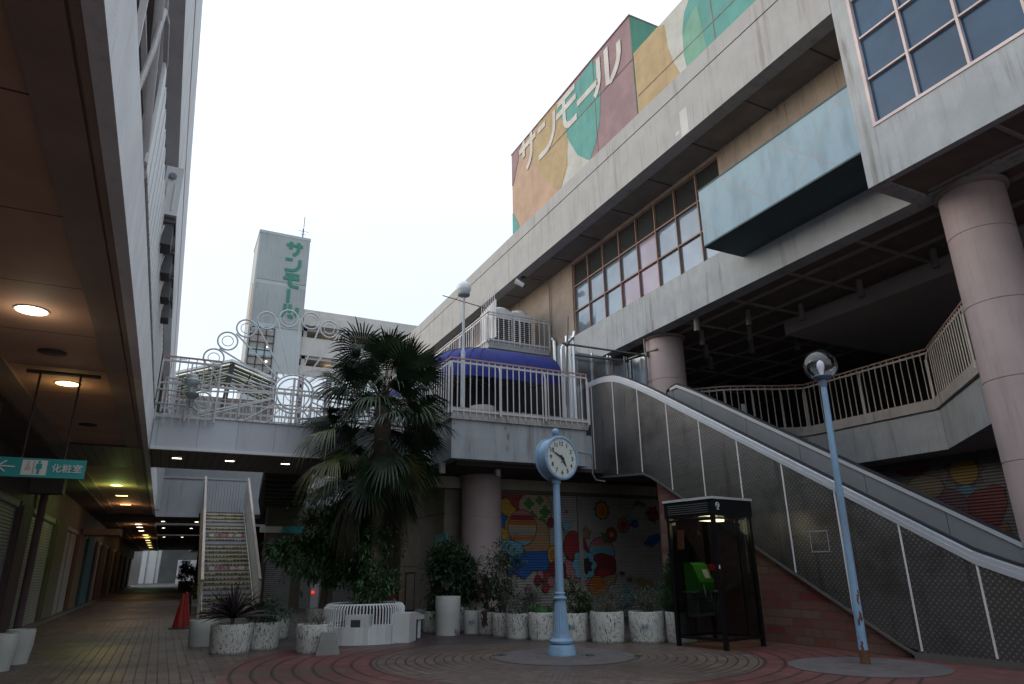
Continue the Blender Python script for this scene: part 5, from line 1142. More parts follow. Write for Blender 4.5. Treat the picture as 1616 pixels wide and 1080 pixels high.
# ---- phone booth ----
N0, L0, R0 = Vector((9.01, 9.80, 0)), Vector((9.11, 10.96, 0)), Vector((10.18, 9.99, 0))
bx = (R0 - N0).normalized(); byv = Vector((-bx.y, bx.x, 0)); S = 1.14
PB = thing('phone_booth', tuple(N0), 'black framed glass telephone booth with a green pay phone inside, in front of the escalator', 'phone booth')
def bp(u, v, z): return N0 + bx * u + byv * v + Vector((0, 0, z))
def bbox(mb, u0, v0, z0, u1, v1, z1): mb.add([bp(u, v, z) for z in (z0, z1) for u, v in ((u0, v0), (u1, v0), (u1, v1), (u0, v1))], [(0, 3, 2, 1), (4, 5, 6, 7), (0, 1, 5, 4), (1, 2, 6, 5), (2, 3, 7, 6), (3, 0, 4, 7)])
m = MB()
for u, v in ((0, 0), (S - .07, 0), (0, S - .07), (S - .07, S - .07)): bbox(m, u, v, .0, u + .07, v + .07, 2.30)
bbox(m, .07, .01, .14, S - .07, .05, .19); bbox(m, .01, .07, .14, .05, S - .07, .19); bbox(m, .07, S - .05, .14, S - .07, S - .01, .19); bbox(m, S - .05, .07, .14, S - .01, S - .07, .19)
bbox(m, .70, .012, .19, .735, .05, 2.26); bbox(m, .012, .07, 2.22, .05, S - .07, 2.26)
m.build('frame', BLACK, PB)
m = MB(); bbox(m, -.02, -.02, 2.30, S + .02, S + .02, 2.60); m.build('header', BLACK, PB)
m = MB()
for i in range(5): bbox(m, -.03, .08, 2.36 + i * .04, -.02, S - .08, 2.375 + i * .04)
m.build('louvre', surf('dark_grey_slat', (.06, .06, .065)), PB)
m = MB(); bbox(m, -.04, -.04, 2.60, S + .04, S + .04, 2.645); m.build('roof', surf('grey_roof_edge', (.36, .38, .38)), PB)
m = MB(); c = bp(.13, -.024, 2.49)
m.tube([c + bx * (.045 * cos(radians(a))) + Vector((0, 0, .045 * sin(radians(a)))) for a in range(0, 360, 24)], .008, 6, closed=True); m.tube([c + bx * (.02 * cos(radians(a))) + Vector((0, 0, .02 + .022 * sin(radians(a)))) for a in range(200, 345, 24)], .006, 6)
m.obox(c + Vector((0, 0, -.075)), (.06, .004, .02), math.atan2(bx.y, bx.x)); m.build('emblem', SIGNW, PB)
m = MB(); bbox(m, .068 - .05, -.004, 1.36, .045, -.001, 1.42); m.build('small_label', SIGNW, PB)
for u0, v0, u1, v1 in ((.07, .028, .70, .032), (.735, .028, S - .07, .032), (.028, .07, .032, S - .07), (.07, S - .032, S - .07, S - .028), (S - .032, .07, S - .028, S - .07)):
    m = MB(); bbox(m, u0, v0, .19, u1, v1, 2.26 if v1 - v0 > .1 else 2.30); m.build('glass_pane', BOOTHG, PB)
m = MB(); bbox(m, .1, .1, .0, S - .1, S - .1, .05); m.build('floor', surf('brown_mat', (.13, .06, .03)), PB)
m = MB(); bbox(m, .28, .42, 2.235, .86, .56, 2.275); m.build('tube_light', lampmat('booth_tube', (1, .86, .5), 5.), PB)
m = MB(); bbox(m, .22, .36, 2.275, .92, .62, 2.30); m.build('light_tray', WHITE, PB)
m = MB(); bbox(m, .25, .75, .93, 1.02, 1.08, .96); bbox(m, .3, .95, .5, .95, 1.05, .93); m.build('shelf', surf('grey_shelf', (.28, .28, .26)), PB)
PG = surf('pay_phone_green', (.05, .25, .025), rough=.4, var=.08, bump=0)
m = MB(); V0 = [(.46, .96), (.46, 1.46), (.60, 1.50), (.86, 1.46), (1.0, 1.18), (1.0, .96)]
pts_ = [bp(.30, v, z) for v, z in ((.72, .96), (.70, 1.12), (.84, 1.42), (.92, 1.48), (1.06, 1.48), (1.06, .96))]
m.prism(pts_, bx * .42); ph = m.build('pay_phone', PG, PB)
m = MB(); m.tube([bp(.36, .76, 1.14), bp(.36, .78, 1.2), bp(.36, .86, 1.38), bp(.36, .86, 1.42)], .028); m.build('handset', surf('dark_green_handset', (.03, .15, .02)), ph)
m = MB(); m.prism([bp(.50, .735, 1.18), bp(.66, .735, 1.18), bp(.66, .81, 1.34), bp(.50, .81, 1.34)], (-.0, -.012, .008)); m.build('keypad', SIGNW, ph)
m = MB(); m.tube([bp(.42, .72, 1.1), bp(.38, .66, .9), bp(.44, .64, .78), bp(.56, .66, .8), bp(.60, .72, .95)], .008, 6); m.build('cord', STEEL, ph)
m = MB(); m.prism([bp(.035, .78, 1.72), bp(.035, .95, 1.72), bp(.035, .93, 2.08), bp(.035, .76, 2.08)], bx * .004); m.build('poster', surf('orange_notice', (.50, .20, .10)), PB)
m = MB(); m.prism([bp(1.02, .9, 1.32), bp(1.02, 1.04, 1.32), bp(1.02, 1.04, 1.45), bp(1.02, .9, 1.45)], bx * .01); m.build('red_sticker', flat('sticker_red', (.5, .03, .03)), PB)
m = MB()
for i in range(12): m.obox(bp(.25 + .05 * i, .9, .7), (.016, .2, .26), math.atan2(bx.y, bx.x))
m.build('directory_rack', CHAR, PB)
d = bpy.data.lights.new('booth_lamp', 'POINT'); d.energy = 5; d.color = (1, .85, .5); d.shadow_soft_size = .15; o = bpy.data.objects.new('booth_lamp', d); o.location = bp(.55, .5, 2.15); COL.objects.link(o)

# ---- planters ----
def planter_mat():
    n = NT('white_pebbledash'); sp = n.noise(60, detail=2, rough=.5); st = n.noise(1., (14, 14, 5.), detail=7, rough=.72); pt = n.noise(.9, detail=2)
    col = n.mix(n.noise(3.), (.40, .40, .38), (.52, .51, .48)); x, y, z = n.xyz()
    st2 = n.noise(1., (45, 45, 16), detail=5, rough=.7); f = n.math('MULTIPLY', n.rng(st2, .50, .58), n.rng(st, .42, .56)); col = n.mix(n.math('MULTIPLY', n.rng(sp, .42, .7), .5), col, (.19, .18, .165)); col = n.mix(n.math('MULTIPLY', f, .92), col, (.022, .02, .018))
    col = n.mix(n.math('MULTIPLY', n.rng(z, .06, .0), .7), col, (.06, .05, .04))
    n.set(Base_Color=col, Roughness=.85); n.bump(sp, .6, .012); return n.m
PLM = planter_mat()
PLCLEAN = surf('clean_pebbledash', (.42, .42, .40), var=.12, bump=.7, bs=55, grain=.5)
pcount = 0
def planter(px, pyb, wpx, h, label, mat=None, group='round white planters', taper=.94):
    h = h * .81
    P = onZ(px, pyb, 0); r = wpx / 2 / ppm(P); dirv = Vector((P.x, P.y, 0)).normalized(); c = P + dirv * r * .95
    t = thing('planter', tuple(c), label, 'planter', group)
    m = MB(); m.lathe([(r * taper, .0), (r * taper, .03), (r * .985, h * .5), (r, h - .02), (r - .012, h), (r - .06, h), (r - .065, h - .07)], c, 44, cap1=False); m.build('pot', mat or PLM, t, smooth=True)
    m = MB(); m.lathe([(r - .06, h - .09), (r * .5, h - .06), (.001, h - .05)], c, 24, cap0=False); m.build('soil', SOIL, t)
    return c, r, h
def pmark(c, r, h, style=0):
    """the little blue-grey emblem painted on some pots, facing the plaza"""
    d = Vector((-c.x, -c.y, 0)).normalized(); s = Vector((-d.y, d.x, 0)); m = MB(); o0 = Vector((c.x, c.y, h * .52)) + d * (r + .004) + s * -.04
    for a, b, c2, d2 in ((-.05, -.05, -.05, .06), (.05, -.05, .05, .06), (-.07, .0, .07, .01), (-.02, -.06, -.02, .05), (.02, -.05, .02, .06)):
        m.bar(o0 + s * a + Vector((0, 0, b)), o0 + s * c2 + Vector((0, 0, d2)), .011, .006, d)
    return m
class Leaves:
    def __init__(s): s.v = []; s.f = []
    def leaf(s, p, d, up, L, w, fold=.25, curl=.15):
        sd = d.cross(up)
        if sd.length < 1e-3: sd = Vector((1, 0, 0))
        sd = sd.normalized(); nn = sd.cross(d).normalized(); o = len(s.v)
        m_ = p + d * L * .45; tip = p + d * L - nn * L * curl
        s.v += [p, m_ + sd * w / 2 + nn * w * fold, tip, m_ - sd * w / 2 + nn * w * fold, m_]
        s.f += [(o, o + 4, o + 1), (o + 4, o + 2, o + 1), (o, o + 3, o + 4), (o + 4, o + 3, o + 2)]
    def cloud(s, c, r, n, L, w, clumps=14, spread=.34, droop=.3, rnd=random):
        c = Vector(c); cs = []
        for i in range(clumps):
            while 1:
                q = Vector((rnd.uniform(-1, 1), rnd.uniform(-1, 1), rnd.uniform(-1, 1)))
                if .25 < q.length < 1: break
            q = q * (.72 / max(q.length, .72)) if rnd.random() < .7 else q
            cs.append((q, rnd.uniform(.6, 1.25)))
        for i in range(n):
            q, k = rnd.choice(cs); p = q + Vector([rnd.gauss(0, spread * k * .55) for _ in range(3)])
            P = c + Vector((p.x * r[0], p.y * r[1], p.z * r[2])); out = Vector((p.x - q.x * .4, p.y - q.y * .4, p.z - q.z * .4 + .1))
            d = (out + Vector((rnd.uniform(-1, 1), rnd.uniform(-1, 1), rnd.uniform(-1, 1) - droop)) * .7).normalized()
            up = Vector((rnd.uniform(-.5, .5), rnd.uniform(-.5, .5), 1)); l = L * rnd.uniform(.6, 1.25); s.leaf(P, d, up, l, w * l / L)
        return cs
    def build(s, name, mat, parent):
        m = MB(); m.v = [tuple(v) for v in s.v]; m.f = s.f; m.mi = [0] * len(s.f); return m.build(name, mat, parent)
def shrub(c, z0, r, n, L, w, mat, name, label, cat='shrub', stems=5, cz=None, clumps=14, stemmat=BARK, spread=.34, group=None):
    t = thing(name, (c[0], c[1], z0), label, cat, group); cc_ = Vector((c[0], c[1], cz if cz else z0 + r[2] * .9)); lv = Leaves(); cs = lv.cloud(cc_, r, n, L, w, clumps, spread); lv.build('foliage', mat, t)
    m = MB()
    for q, k in cs[:max(stems, 1)]:
        e = cc_ + Vector((q.x * r[0], q.y * r[1], q.z * r[2])); s_ = Vector((c[0] + random.uniform(-.05, .05), c[1] + random.uniform(-.05, .05), z0)); md = (s_ + e) / 2 + Vector((random.uniform(-.05, .05), random.uniform(-.05, .05), .05))
        m.tube([s_, md, e], [.016, .011, .005], 6)
    m.build('stem', stemmat, t); return t
def pxs(px, py, P): q = onY(px, py, P.y); return q      # point seen at px,py at the depth row of P
# left cluster
c0_, r0_, h0_ = planter(318, 1021, 44, .60, 'white planter behind the strap-leaved plant at the foot of the stair', PLCLEAN)
c1_, r1_, h1_ = planter(361, 1034, 65, .62, 'large white planter holding the spiky purple plant')
c3_, r3_, h3_ = planter(434, 1010, 42, .58, 'white planter mostly hidden behind the one with the low green bush')
c2_, r2_, h2_ = planter(412, 1027, 54, .60, 'white speckled planter holding the low green bush')
c4_, r4_, h4_ = planter(494, 1033, 58, .60, 'white planter with bare twigs left of the grey wedge block')
shrub(c2_, .42, (.42, .42, .26), 1500, .07, .03, LEAF2, 'shrub', 'low rounded green bush in the planter left of the bare twigs', cz=.64, clumps=20)
t = thing('spiky_plant', (c1_.x, c1_.y, .46), 'spiky purple strap-leaved plant in the large left planter', 'plant'); lv = MB()
for i in range(120):
    a = random.uniform(0, 2 * pi); el = radians(random.choice([80, 68, 56, 46, 36, 26, 14]) + random.uniform(-8, 8)); L = random.uniform(.62, .95); w = .021
    dh = Vector((cos(a), sin(a), 0)); sd = Vector((-sin(a), cos(a), random.choice([-1, 1]) * .9)).normalized(); pts = []; drp = random.uniform(.15, .9) * .7
    for k in range(7): f = k / 6; pts.append(Vector((c1_.x, c1_.y, .60)) + dh * (cos(el) * L * f) + Vector((0, 0, sin(el) * L * f - drp * .55 * f * f * L)))
    o = len(lv.v)
    for k, p in enumerate(pts): ww = w * (1 - (k / 6) ** 2 * .95); lv.v += [tuple(p + sd * ww), tuple(p - sd * ww)]
    for k in range(6): lv.face((o + 2 * k, o + 2 * k + 1, o + 2 * k + 3, o + 2 * k + 2))
lv.build('leaves', LEAFP, t)
m = MB(); m.cyl((c1_.x, c1_.y, .42), (c1_.x, c1_.y, .64), .035); m.build('stem', BARK, t)
def twigs(c, z0, n, L, label):
    t = MB()
    for i in range(n):
        a = random.uniform(0, 2 * pi); s_ = Vector((c.x + random.uniform(-.15, .15), c.y + random.uniform(-.12, .12), z0)); e = s_ + Vector((cos(a) * L * .6, sin(a) * L * .6, L * random.uniform(.3, 1))); t.tube([s_, (s_ + e) / 2 + Vector((0, 0, .03)), e], [.006, .004, .002], 5)
        e2 = (s_ + e) / 2 + Vector((random.uniform(-.1, .1), random.uniform(-.1, .1), .1)); t.tube([(s_ + e) / 2, e2], [.003, .0015], 4)
    tag(t.build('bare_twigs', BARK), label, 'plant')
twigs(c4_, .43, 26, .22, 'bare twigs in the white planter left of the grey wedge block')
m = MB(); p = onZ(517, 1034, 0); m.prism([(p.x - .21, p.y, 0), (p.x + .21, p.y - .02, 0), (p.x + .13, p.y + .04, .36), (p.x - .12, p.y + .05, .36)], (.06, .34, 0)); tag(m.build('wedge_block', CONCD), 'grey concrete wedge block on the paving before the twig planter', 'block')
# far left troughs
for (px, py, w, lab) in ((22, 1050, 42, 'right one of two pale planters at the lower left corner'), (-8, 1062, 44, 'left one of two pale planters at the lower left corner, cut by the frame')):
    planter(px, py, w, .66, lab, PLCLEAN, group='pale planters at lower left', taper=.82)
# big round seat planter with the palm
sc_ = Vector((4.02, 15.28, 0))
SP = thing('seat_planter', tuple(sc_), 'low white masonry seat with a curved white slatted guard round the palm', 'planter')
WS = surf('white_masonry', (.52, .525, .53), streak=.3, var=.1, bump=.4)
def ringseg(mb, r0, r1, z0, z1, a0, a1, n):
    for i in range(n):
        a = radians(a0 + (a1 - a0) * i / n); b = radians(a0 + (a1 - a0) * (i + 1) / n); mb.prism([(sc_.x + r0 * cos(a), sc_.y + r0 * sin(a), z0), (sc_.x + r1 * cos(a), sc_.y + r1 * sin(a), z0), (sc_.x + r1 * cos(b), sc_.y + r1 * sin(b), z0), (sc_.x + r0 * cos(b), sc_.y + r0 * sin(b), z0)], (0, 0, z1 - z0))
m = MB(); ringseg(m, .80, .98, 0, .33, 0, 359.9, 28); m.build('base_wall', WS, SP)
m = MB()
def blk(mb, px0, px1, py, dd, h):
    a, b = onZ(px0, py, 0), onZ(px1, py, 0); d = (b - a); nn = Vector((-d.y, d.x, 0)).normalized(); mb.prism([a, b, b + nn * dd, a + nn * dd], (0, 0, h)); return a, b, nn
a, b, nn = blk(m, 542, 579, 1019, .3, .56); m.build('pier', WS, SP)
m = MB(); u = (b - a).normalized(); q = a + (b - a) * .48 - nn * .003; m.prism([q - u * .11 + Vector((0, 0, .25)), q + u * .09 + Vector((0, 0, .25)), q + u * .09 + Vector((0, 0, .47)), q - u * .11 + Vector((0, 0, .47))], nn * .05); m.build('socket_hole', CHAR, SP)
m = MB(); m.prism([q - u * .11 - nn * .001 + Vector((0, 0, .02)), q - u * .03 - nn * .001 + Vector((0, 0, .02)), q + u * .05 - nn * .001 + Vector((0, 0, .25)), q - u * .09 - nn * .001 + Vector((0, 0, .25))], nn * .003); m.build('rust_stain', surf('rust_stain_paint', (.30, .15, .08), var=.5, bs=50), SP)
m = MB(); blk(m, 616, 645, 1015, .55, .56); m.build('pier', WS, SP)
m = MB(); blk(m, 580, 616, 1017, .2, .36); blk(m, 523, 541, 1016, .2, .36); m.build('low_wall', WS, SP)
m = MB(); a, b = onZ(646, 1009, 0), onZ(662, 1007, 0); m.prism([a + Vector((0, 0, .38)), b + Vector((.1, 0, .38)), b + Vector((.25, 1.0, .38)), a + Vector((.1, 1.0, .38))], (0, 0, .09)); m.prism([a + Vector((.02, .1, 0)), a + Vector((.08, .1, 0)), a + Vector((.1, .9, 0)), a + Vector((.05, .9, 0))], (0, 0, .38)); m.prism([b + Vector((-.05, 0, 0)), b + Vector((.02, 0, 0)), b + Vector((.1, .9, 0)), b + Vector((.03, .9, 0))], (0, 0, .38)); m.build('side_bench', surf('grey_bench', (.36, .38, .38)), SP)
m = MB()
for i in range(78):
    a = 2 * pi * i / 78; d = Vector((cos(a), sin(a), 0)); q = sc_ + d * .84
    if -2.62 < (a if a < pi else a - 2 * pi) < -.0 or True: m.tube([q + Vector((0, 0, .30)), q + Vector((0, 0, .66)), q - d * .05 + Vector((0, 0, .725)), q - d * .14 + Vector((0, 0, .74))], .0145, 6)
m.build('guard_slats', WHITE2, SP)
m = MB(); m.tube([(sc_.x + .74 * cos(2 * pi * i / 48), sc_.y + .74 * sin(2 * pi * i / 48), .735) for i in range(48)], .022, 6, closed=True); m.build('guard_rim', WHITE2, SP)
m = MB(); m.lathe([(.81, .31), (.4, .42), (.001, .45)], sc_, 32, cap0=False); m.build('soil', SOIL, SP)
# row of planters
row = [(663, 996, 20, .60, 'hindmost white planter left of the tall one', None), (680, 999, 30, .58, 'white planter just left of the tall cylinder, partly hidden by it', None),
       (706, 1004, 41, 1.02, 'tall narrow white cylinder planter with tufts of grass at its foot', PLCLEAN), (747, 1001, 32, .60, 'clean white planter with a small blue mark, right of the tall cylinder', PLCLEAN),
       (771, 1003, 32, .60, 'white planter below the wilted dark red plant', None), (794, 1006, 34, .60, 'white planter squeezed behind the streaked one', None), (819, 1010, 42, .62, 'streaked white planter left of the bright grass one', None),
       (857, 1012, 46, .66, 'speckled white planter with bright green grass, just left of the clock', None), (906, 1014, 48, .66, 'white planter partly behind the clock pedestal with a blue mark', None), (960, 1016, 55, .70, 'blackened white planter, first whole one right of the clock', None),
       (1023, 1016, 58, .70, 'heavily streaked white planter with a blue mark, second right of the clock', None), (1078, 1017, 50, .70, 'white planter beside the phone booth holding the conifer', None)]
RP = [planter(a, b, w, h, lab, mt) for a, b, w, h, lab, mt in row]
for i in (3, 8, 10):
    c, r, h = RP[i]; o = pmark(c, r, h).build('painted_mark', surf('mark_blue', (.10, .18, .24)), [q for q in COL.objects if q.name.startswith('planter') and (q.location - c).length < .01][0])
def at_row(i, px, py): return onY(px, py, RP[i][0].y)
def shr(i, px, py, rx, rz, n, L, w, mat, label, name='shrub', **k):
    c, r, h = RP[i]; q = at_row(i, px, py); s_ = ppm(q); return shrub((q.x, c.y), h - .06, (rx / s_, rx / s_ * .8, rz / s_), n, L, w, mat, name, label, cz=q.z, **k)
c = RP[1][0]; cB = Vector((6.55, 16.4, 0)); q = onY(712, 915, 16.4); s_ = ppm(q)
m = MB(); m.lathe([(.3, 0), (.34, .5), (.34, .55), (.28, .5)], cB, 30); tag(m.build('planter', PLM, smooth=True), 'white planter hidden behind the tall cylinder under the big dark bush', 'planter')
shrub((q.x, 16.4), .5, (54 / s_, .66, 54 / s_), 7500, .12, .05, LEAF2, 'shrub', 'big dark green bush behind the tall white cylinder planter', cz=q.z, clumps=34, spread=.3)
shrub(RP[2][0], .95, (.12, .12, .08), 60, .10, .02, LEAF3, 'weed', 'few dry weeds in the top of the tall cylinder planter', cat='plant', clumps=4)
m = Leaves()
for i in range(26):
    p = onZ(712 + random.uniform(-16, 12), 1003, 0); m.leaf(Vector((p.x, p.y - .06, 0)), Vector((random.uniform(-.6, .6), -.2, 1)).normalized(), Vector((0, -1, 0)), random.uniform(.06, .2), .012)
o = m.build('grass_tuft', LEAF3, None); tag(o, 'dry grass tuft at the foot of the tall cylinder planter', 'plant')
# wilted red plant
c, r, h = RP[4]; t = thing('wilted_plant', (c.x, c.y, h), 'wilted dark red plant drooping over its planter right of the pink column', 'plant'); lv = Leaves(); q0 = at_row(4, 766, 925)
for i in range(260):
    z = random.uniform(-.28, .28); k = .15 * (1 - (z + .28) / .62); p = q0 + Vector((random.gauss(0, k), random.gauss(0, k), z)); lv.leaf(p, Vector((random.uniform(-.5, .5), random.uniform(-.5, .5), -1)).normalized(), Vector((random.uniform(-1, 1), -1, .2)), .11, .045)
q1 = at_row(4, 754, 970)
for i in range(70): p = q1 + Vector((random.gauss(0, .035), -.36 + random.gauss(0, .03), random.uniform(-.18, .12))); lv.leaf(p, Vector((random.uniform(-.4, .4), -.2, -1)).normalized(), Vector((0, -1, .2)), .10, .04)
lv.build('foliage', LEAFR, t); m = MB(); m.tube([(c.x, c.y, h - .06), q0, q0 + Vector((0, 0, .25))], [.014, .01, .004], 6); m.build('stem', BARK, t)
shr(5, 792, 895, 36, 50, 1500, .10, .035, LEAF2, 'tall airy green shrub standing before the left edge of the painted shutter', stems=14, clumps=26, spread=.30)
shr(4, 778, 958, 14, 12, 260, .09, .04, LEAF4, 'small bright green plant at the foot of the wilted red one', clumps=6)
shr(6, 822, 952, 38, 24, 2300, .055, .02, LEAF3, 'grey green bush spilling over the streaked planter', clumps=26)
t = thing('grass_clump', tuple(RP[7][0]), 'bright green grass clump in the planter just left of the clock', 'plant'); lv = Leaves(); c, r, h = RP[7]
for i in range(420):
    a = random.uniform(0, 2 * pi); rr = r * .8 * sqrt(random.random()); lv.leaf(Vector((c.x + rr * cos(a), c.y + rr * sin(a), h - .08)), Vector((cos(a) * .4, sin(a) * .4, 1)).normalized(), Vector((cos(a), sin(a), .1)), random.uniform(.1, .26), .014, 0, .35)
lv.build('blades', LEAF4, t)
shr(8, 908, 944, 30, 27, 1700, .085, .03, leafmat('olive_leaf', (.06, .075, .02), (.035, .05, .02)), 'olive green shrub in the planter partly behind the clock', clumps=20, stems=8)
shr(9, 960, 948, 32, 24, 2000, .045, .014, LEAF3, 'sparse grey green shrub in the first whole planter right of the clock', clumps=30, stems=22, spread=.4)
shr(10, 1022, 948, 32, 25, 2000, .045, .014, LEAF3, 'sparse grey shrub in the second planter right of the clock', clumps=30, stems=22, spread=.4)
c, r, h = RP[11]; t = thing('conifer', (c.x, c.y, h - .06), 'narrow dark conifer in the planter beside the phone booth', 'tree'); lv = Leaves(); top = at_row(11, 1075, 842); zt_ = top.z; zb_ = h - .03; qx = at_row(11, 1078, 900).x
for i in range(7000):
    f = random.random() ** 1.25; z = zb_ + (zt_ - zb_) * f; R_ = .62 * (1 - f) ** .75 * (1 + .16 * sin(7 * f * 6 + i % 5)) * min(1, .55 + f * 3); a = random.uniform(0, 2 * pi); rr = R_ * sqrt(random.uniform(.25, 1)); d = Vector((cos(a) * .7, sin(a) * .7, random.uniform(.2, 1.1))).normalized()
    lv.leaf(Vector((qx + rr * cos(a), c.y + rr * sin(a), z)), d, Vector((random.uniform(-1, 1), random.uniform(-1, 1), .3)), random.uniform(.05, .1), .022, .1)
lv.build('foliage', CONIF, t); m = MB(); m.cyl((qx, c.y, h - .08), (qx, c.y, zt_ - .2), .04, .01); m.build('trunk', BARK, t)

# ---- palm ----
PT = Vector((4.17, 15.25, 0))
PM = thing('palm_tree', (PT.x, PT.y, .4), 'tall fan palm with a shaggy trunk growing from the white slatted planter', 'palm tree')
m = MB(); pts, rs = [], []
for i in range(26): f = i / 25; z = .4 + 4.9 * f; pts.append((PT.x + .05 * sin(3 * f), PT.y + .03 * sin(5 * f), z)); rs.append((.13 + .06 * f) * (1 + .10 * (i % 2)))
m.tube(pts, rs, 14); m.build('trunk', BARK, PM, smooth='all')
m = MB()
for i in range(900):
    f = random.random(); z = .6 + 4.8 * f; a = random.uniform(0, 2 * pi); r_ = .13 + .06 * f; p = Vector((PT.x + r_ * cos(a), PT.y + r_ * sin(a), z)); e = p + Vector((cos(a) * random.uniform(.02, .10), sin(a) * random.uniform(.02, .10), random.uniform(-.22, .05))); s_ = Vector((-sin(a), cos(a), 0)) * .006
    m.add([p - s_, p + s_, e], [(0, 1, 2)])
m.build('trunk_fibre', surf('palm_fibre', (.11, .08, .055), var=.4), PM)
rnd = random.Random(11)
def fan(mb, org, az, el, pet, R_, nseg=30, spread=150, droop=.35, tilt=0., stiff=1., w=1.):
    d = Vector((cos(az) * cos(el), sin(az) * cos(el), sin(el))); sd = Vector((-sin(az), cos(az), 0)); nn = sd.cross(d) * -1
    if nn.z < 0: nn = -nn
    rot = Matrix.Rotation(tilt, 3, d); sd = rot @ sd; nn = rot @ nn
    hub = org + d * pet + Vector((0, 0, -.10 * pet * cos(el)))
    o = len(mb.v)
    # petiole: a thin three-sided rod
    for k in range(4):
        f = k / 3; p = org + (hub - org) * f + Vector((0, 0, .06 * sin(pi * f)))
        for q in range(3): an = 2 * pi * q / 3; mb.v.append(tuple(p + sd * (.013 * cos(an)) + nn * (.013 * sin(an))))
    for k in range(3):
        for q in range(3): mb.face((o + 3 * k + q, o + 3 * k + (q + 1) % 3, o + 3 * k + 3 + (q + 1) % 3, o + 3 * k + 3 + q))
    da = radians(2 * spread / nseg)
    for i in range(nseg):
        a = radians(-spread) + da * (i + .5); L = R_ * (1 - .22 * (abs(a) / pi) ** 1.5) * rnd.uniform(.9, 1.05); u = d * cos(a) + sd * sin(a); v = sd * cos(a) - d * sin(a)
        dr = droop * rnd.uniform(.6, 1.5); o = len(mb.v); hw = math.tan(da / 2)
        for f, wf in ((.03, .03), (.30, .30), (.52, .40), (.75, .30), (.92, .14), (1.0, .02)):
            ww = hw * L * wf * 1.0 * w; cup = .10 * L * (1 - cos(a)) * .3
            g = max(0, f - .35)
            p = hub + u * (L * f * (1 - .25 * g * dr)) + Vector((0, 0, -dr * L * g * g * 1.9)) + nn * (.05 * L * f) - nn * cup * 0
            mb.v += [tuple(p + v * ww - nn * ww * .35), tuple(p - v * ww - nn * ww * .35 * (-1))]
        for k in range(5): mb.face((o + 2 * k, o + 2 * k + 1, o + 2 * k + 3, o + 2 * k + 2))
G1, G2, G3 = MB(), MB(), MB(); gold = 2.39996
TOPZ = 5.45
for i in range(38):                                  # upper head
    f = i / 37.0; el = radians(80 - 96 * f ** .8 + rnd.uniform(-10, 10)); az = i * gold + rnd.uniform(-.35, .35)
    org = Vector((PT.x, PT.y, TOPZ - .45 * f)) + Vector((cos(az), sin(az), 0)) * .10
    fan(G1, org, az, el, rnd.uniform(.80, 1.15), rnd.uniform(.75, .98), nseg=34, droop=.08 + .35 * f + rnd.uniform(-.05, .3), tilt=rnd.uniform(-.6, .6), spread=rnd.uniform(115, 150), w=1.0)
for i in range(36):                                  # drooping lower whorl
    f = i / 35.0; el = radians(6 - 66 * f + rnd.uniform(-16, 16)); az = i * gold * 1.07 + rnd.uniform(-.4, .4)
    org = Vector((PT.x, PT.y, 4.85 - .95 * f)) + Vector((cos(az), sin(az), 0)) * .14
    fan(G2 if rnd.random() < .06 else G1, org, az, el, rnd.uniform(.60, 1.25), rnd.uniform(.62, .88), nseg=32, droop=.12 + .55 * rnd.random(), tilt=rnd.uniform(-1.1, 1.1), spread=rnd.uniform(95, 160), w=.98)
for i in range(32):
    az = i * gold * 1.3; el = radians(rnd.uniform(-86, -58)); org = Vector((PT.x, PT.y, rnd.uniform(3.2, 4.2))) + Vector((cos(az), sin(az), 0)) * .15
    fan(G3 if rnd.random() < .6 else G1, org, az, el, rnd.uniform(.4, .85), rnd.uniform(.65, .9), nseg=22, spread=rnd.uniform(25, 80), droop=1.0, tilt=rnd.uniform(-1.2, 1.2), w=.6)
fan(G2, Vector((PT.x - .2, PT.y - .1, 5.45)), radians(185), radians(12), 1.0, .95, droop=.25, spread=55)
fan(G2, Vector((PT.x - .2, PT.y - .1, 4.85)), radians(200), radians(-20), 1.15, 1.0, droop=.7, spread=65)
fan(G2, Vector((PT.x - .2, PT.y - .1, 4.4)), radians(205), radians(-30), 1.2, 1.0, droop=.7, spread=65)
G1.build('green_fronds', PALML, PM); G2.build('yellowing_fronds', PALMT, PM); G3.build('dead_fronds', PALMD, PM)
for dx_, dz_ in ((-.75, 5.0), (.4, 5.15), (-.15, 5.3)):
    lv = Leaves()
    for k in range(260): lv.leaf(Vector((PT.x + dx_ + rnd.gauss(0, .13), PT.y - .35 + rnd.gauss(0, .12), dz_ + rnd.gauss(0, .13))), Vector((rnd.uniform(-1, 1), rnd.uniform(-1, 1), rnd.uniform(-1, .4))).normalized(), Vector((0, 0, 1)), .07, .02)
    lv.build('fruit_cluster', surf('brown_fruit', (.10, .06, .025), var=.4), PM)
# ---- broad-leaved tree left of the palm ----
ty = 16.9; tc = onY(533, 858, ty); s_ = ppm(tc)
tb = onY(508, 960, ty)
TR = thing('broadleaf_tree', (tb.x, ty, 0), 'small spreading green-leaved tree in a pot left of the palm', 'tree')
lv = Leaves(); cs = lv.cloud(tc, (96 / s_, .95, 62 / s_), 7600, .17, .065, 46, .26, .5)
q = onY(455, 868, ty); lv.cloud(q, (.5, .4, .25), 520, .17, .06, 8, .4, .6); q = onY(585, 905, ty - .9); lv.cloud(q, (.65, .4, .45), 1500, .14, .055, 16, .35, .4)
q = onY(500, 790, ty); lv.cloud(q, (.7, .6, .3), 300, .12, .045, 12, .45, .4); lv.build('foliage', LEAF1, TR)
m = MB(); fork = onY(516, 895, ty); m.tube([(tb.x, ty, .5), (tb.x + .03, ty, 1.0), fork], [.085, .075, .06], 10)
for qv, k in cs[:12]: e = tc + Vector((qv.x * 88 / s_, qv.y * .95, qv.z * 55 / s_)); m.tube([fork, (fork + e) / 2 + Vector((0, 0, .12)), e], [.045, .028, .008], 6)
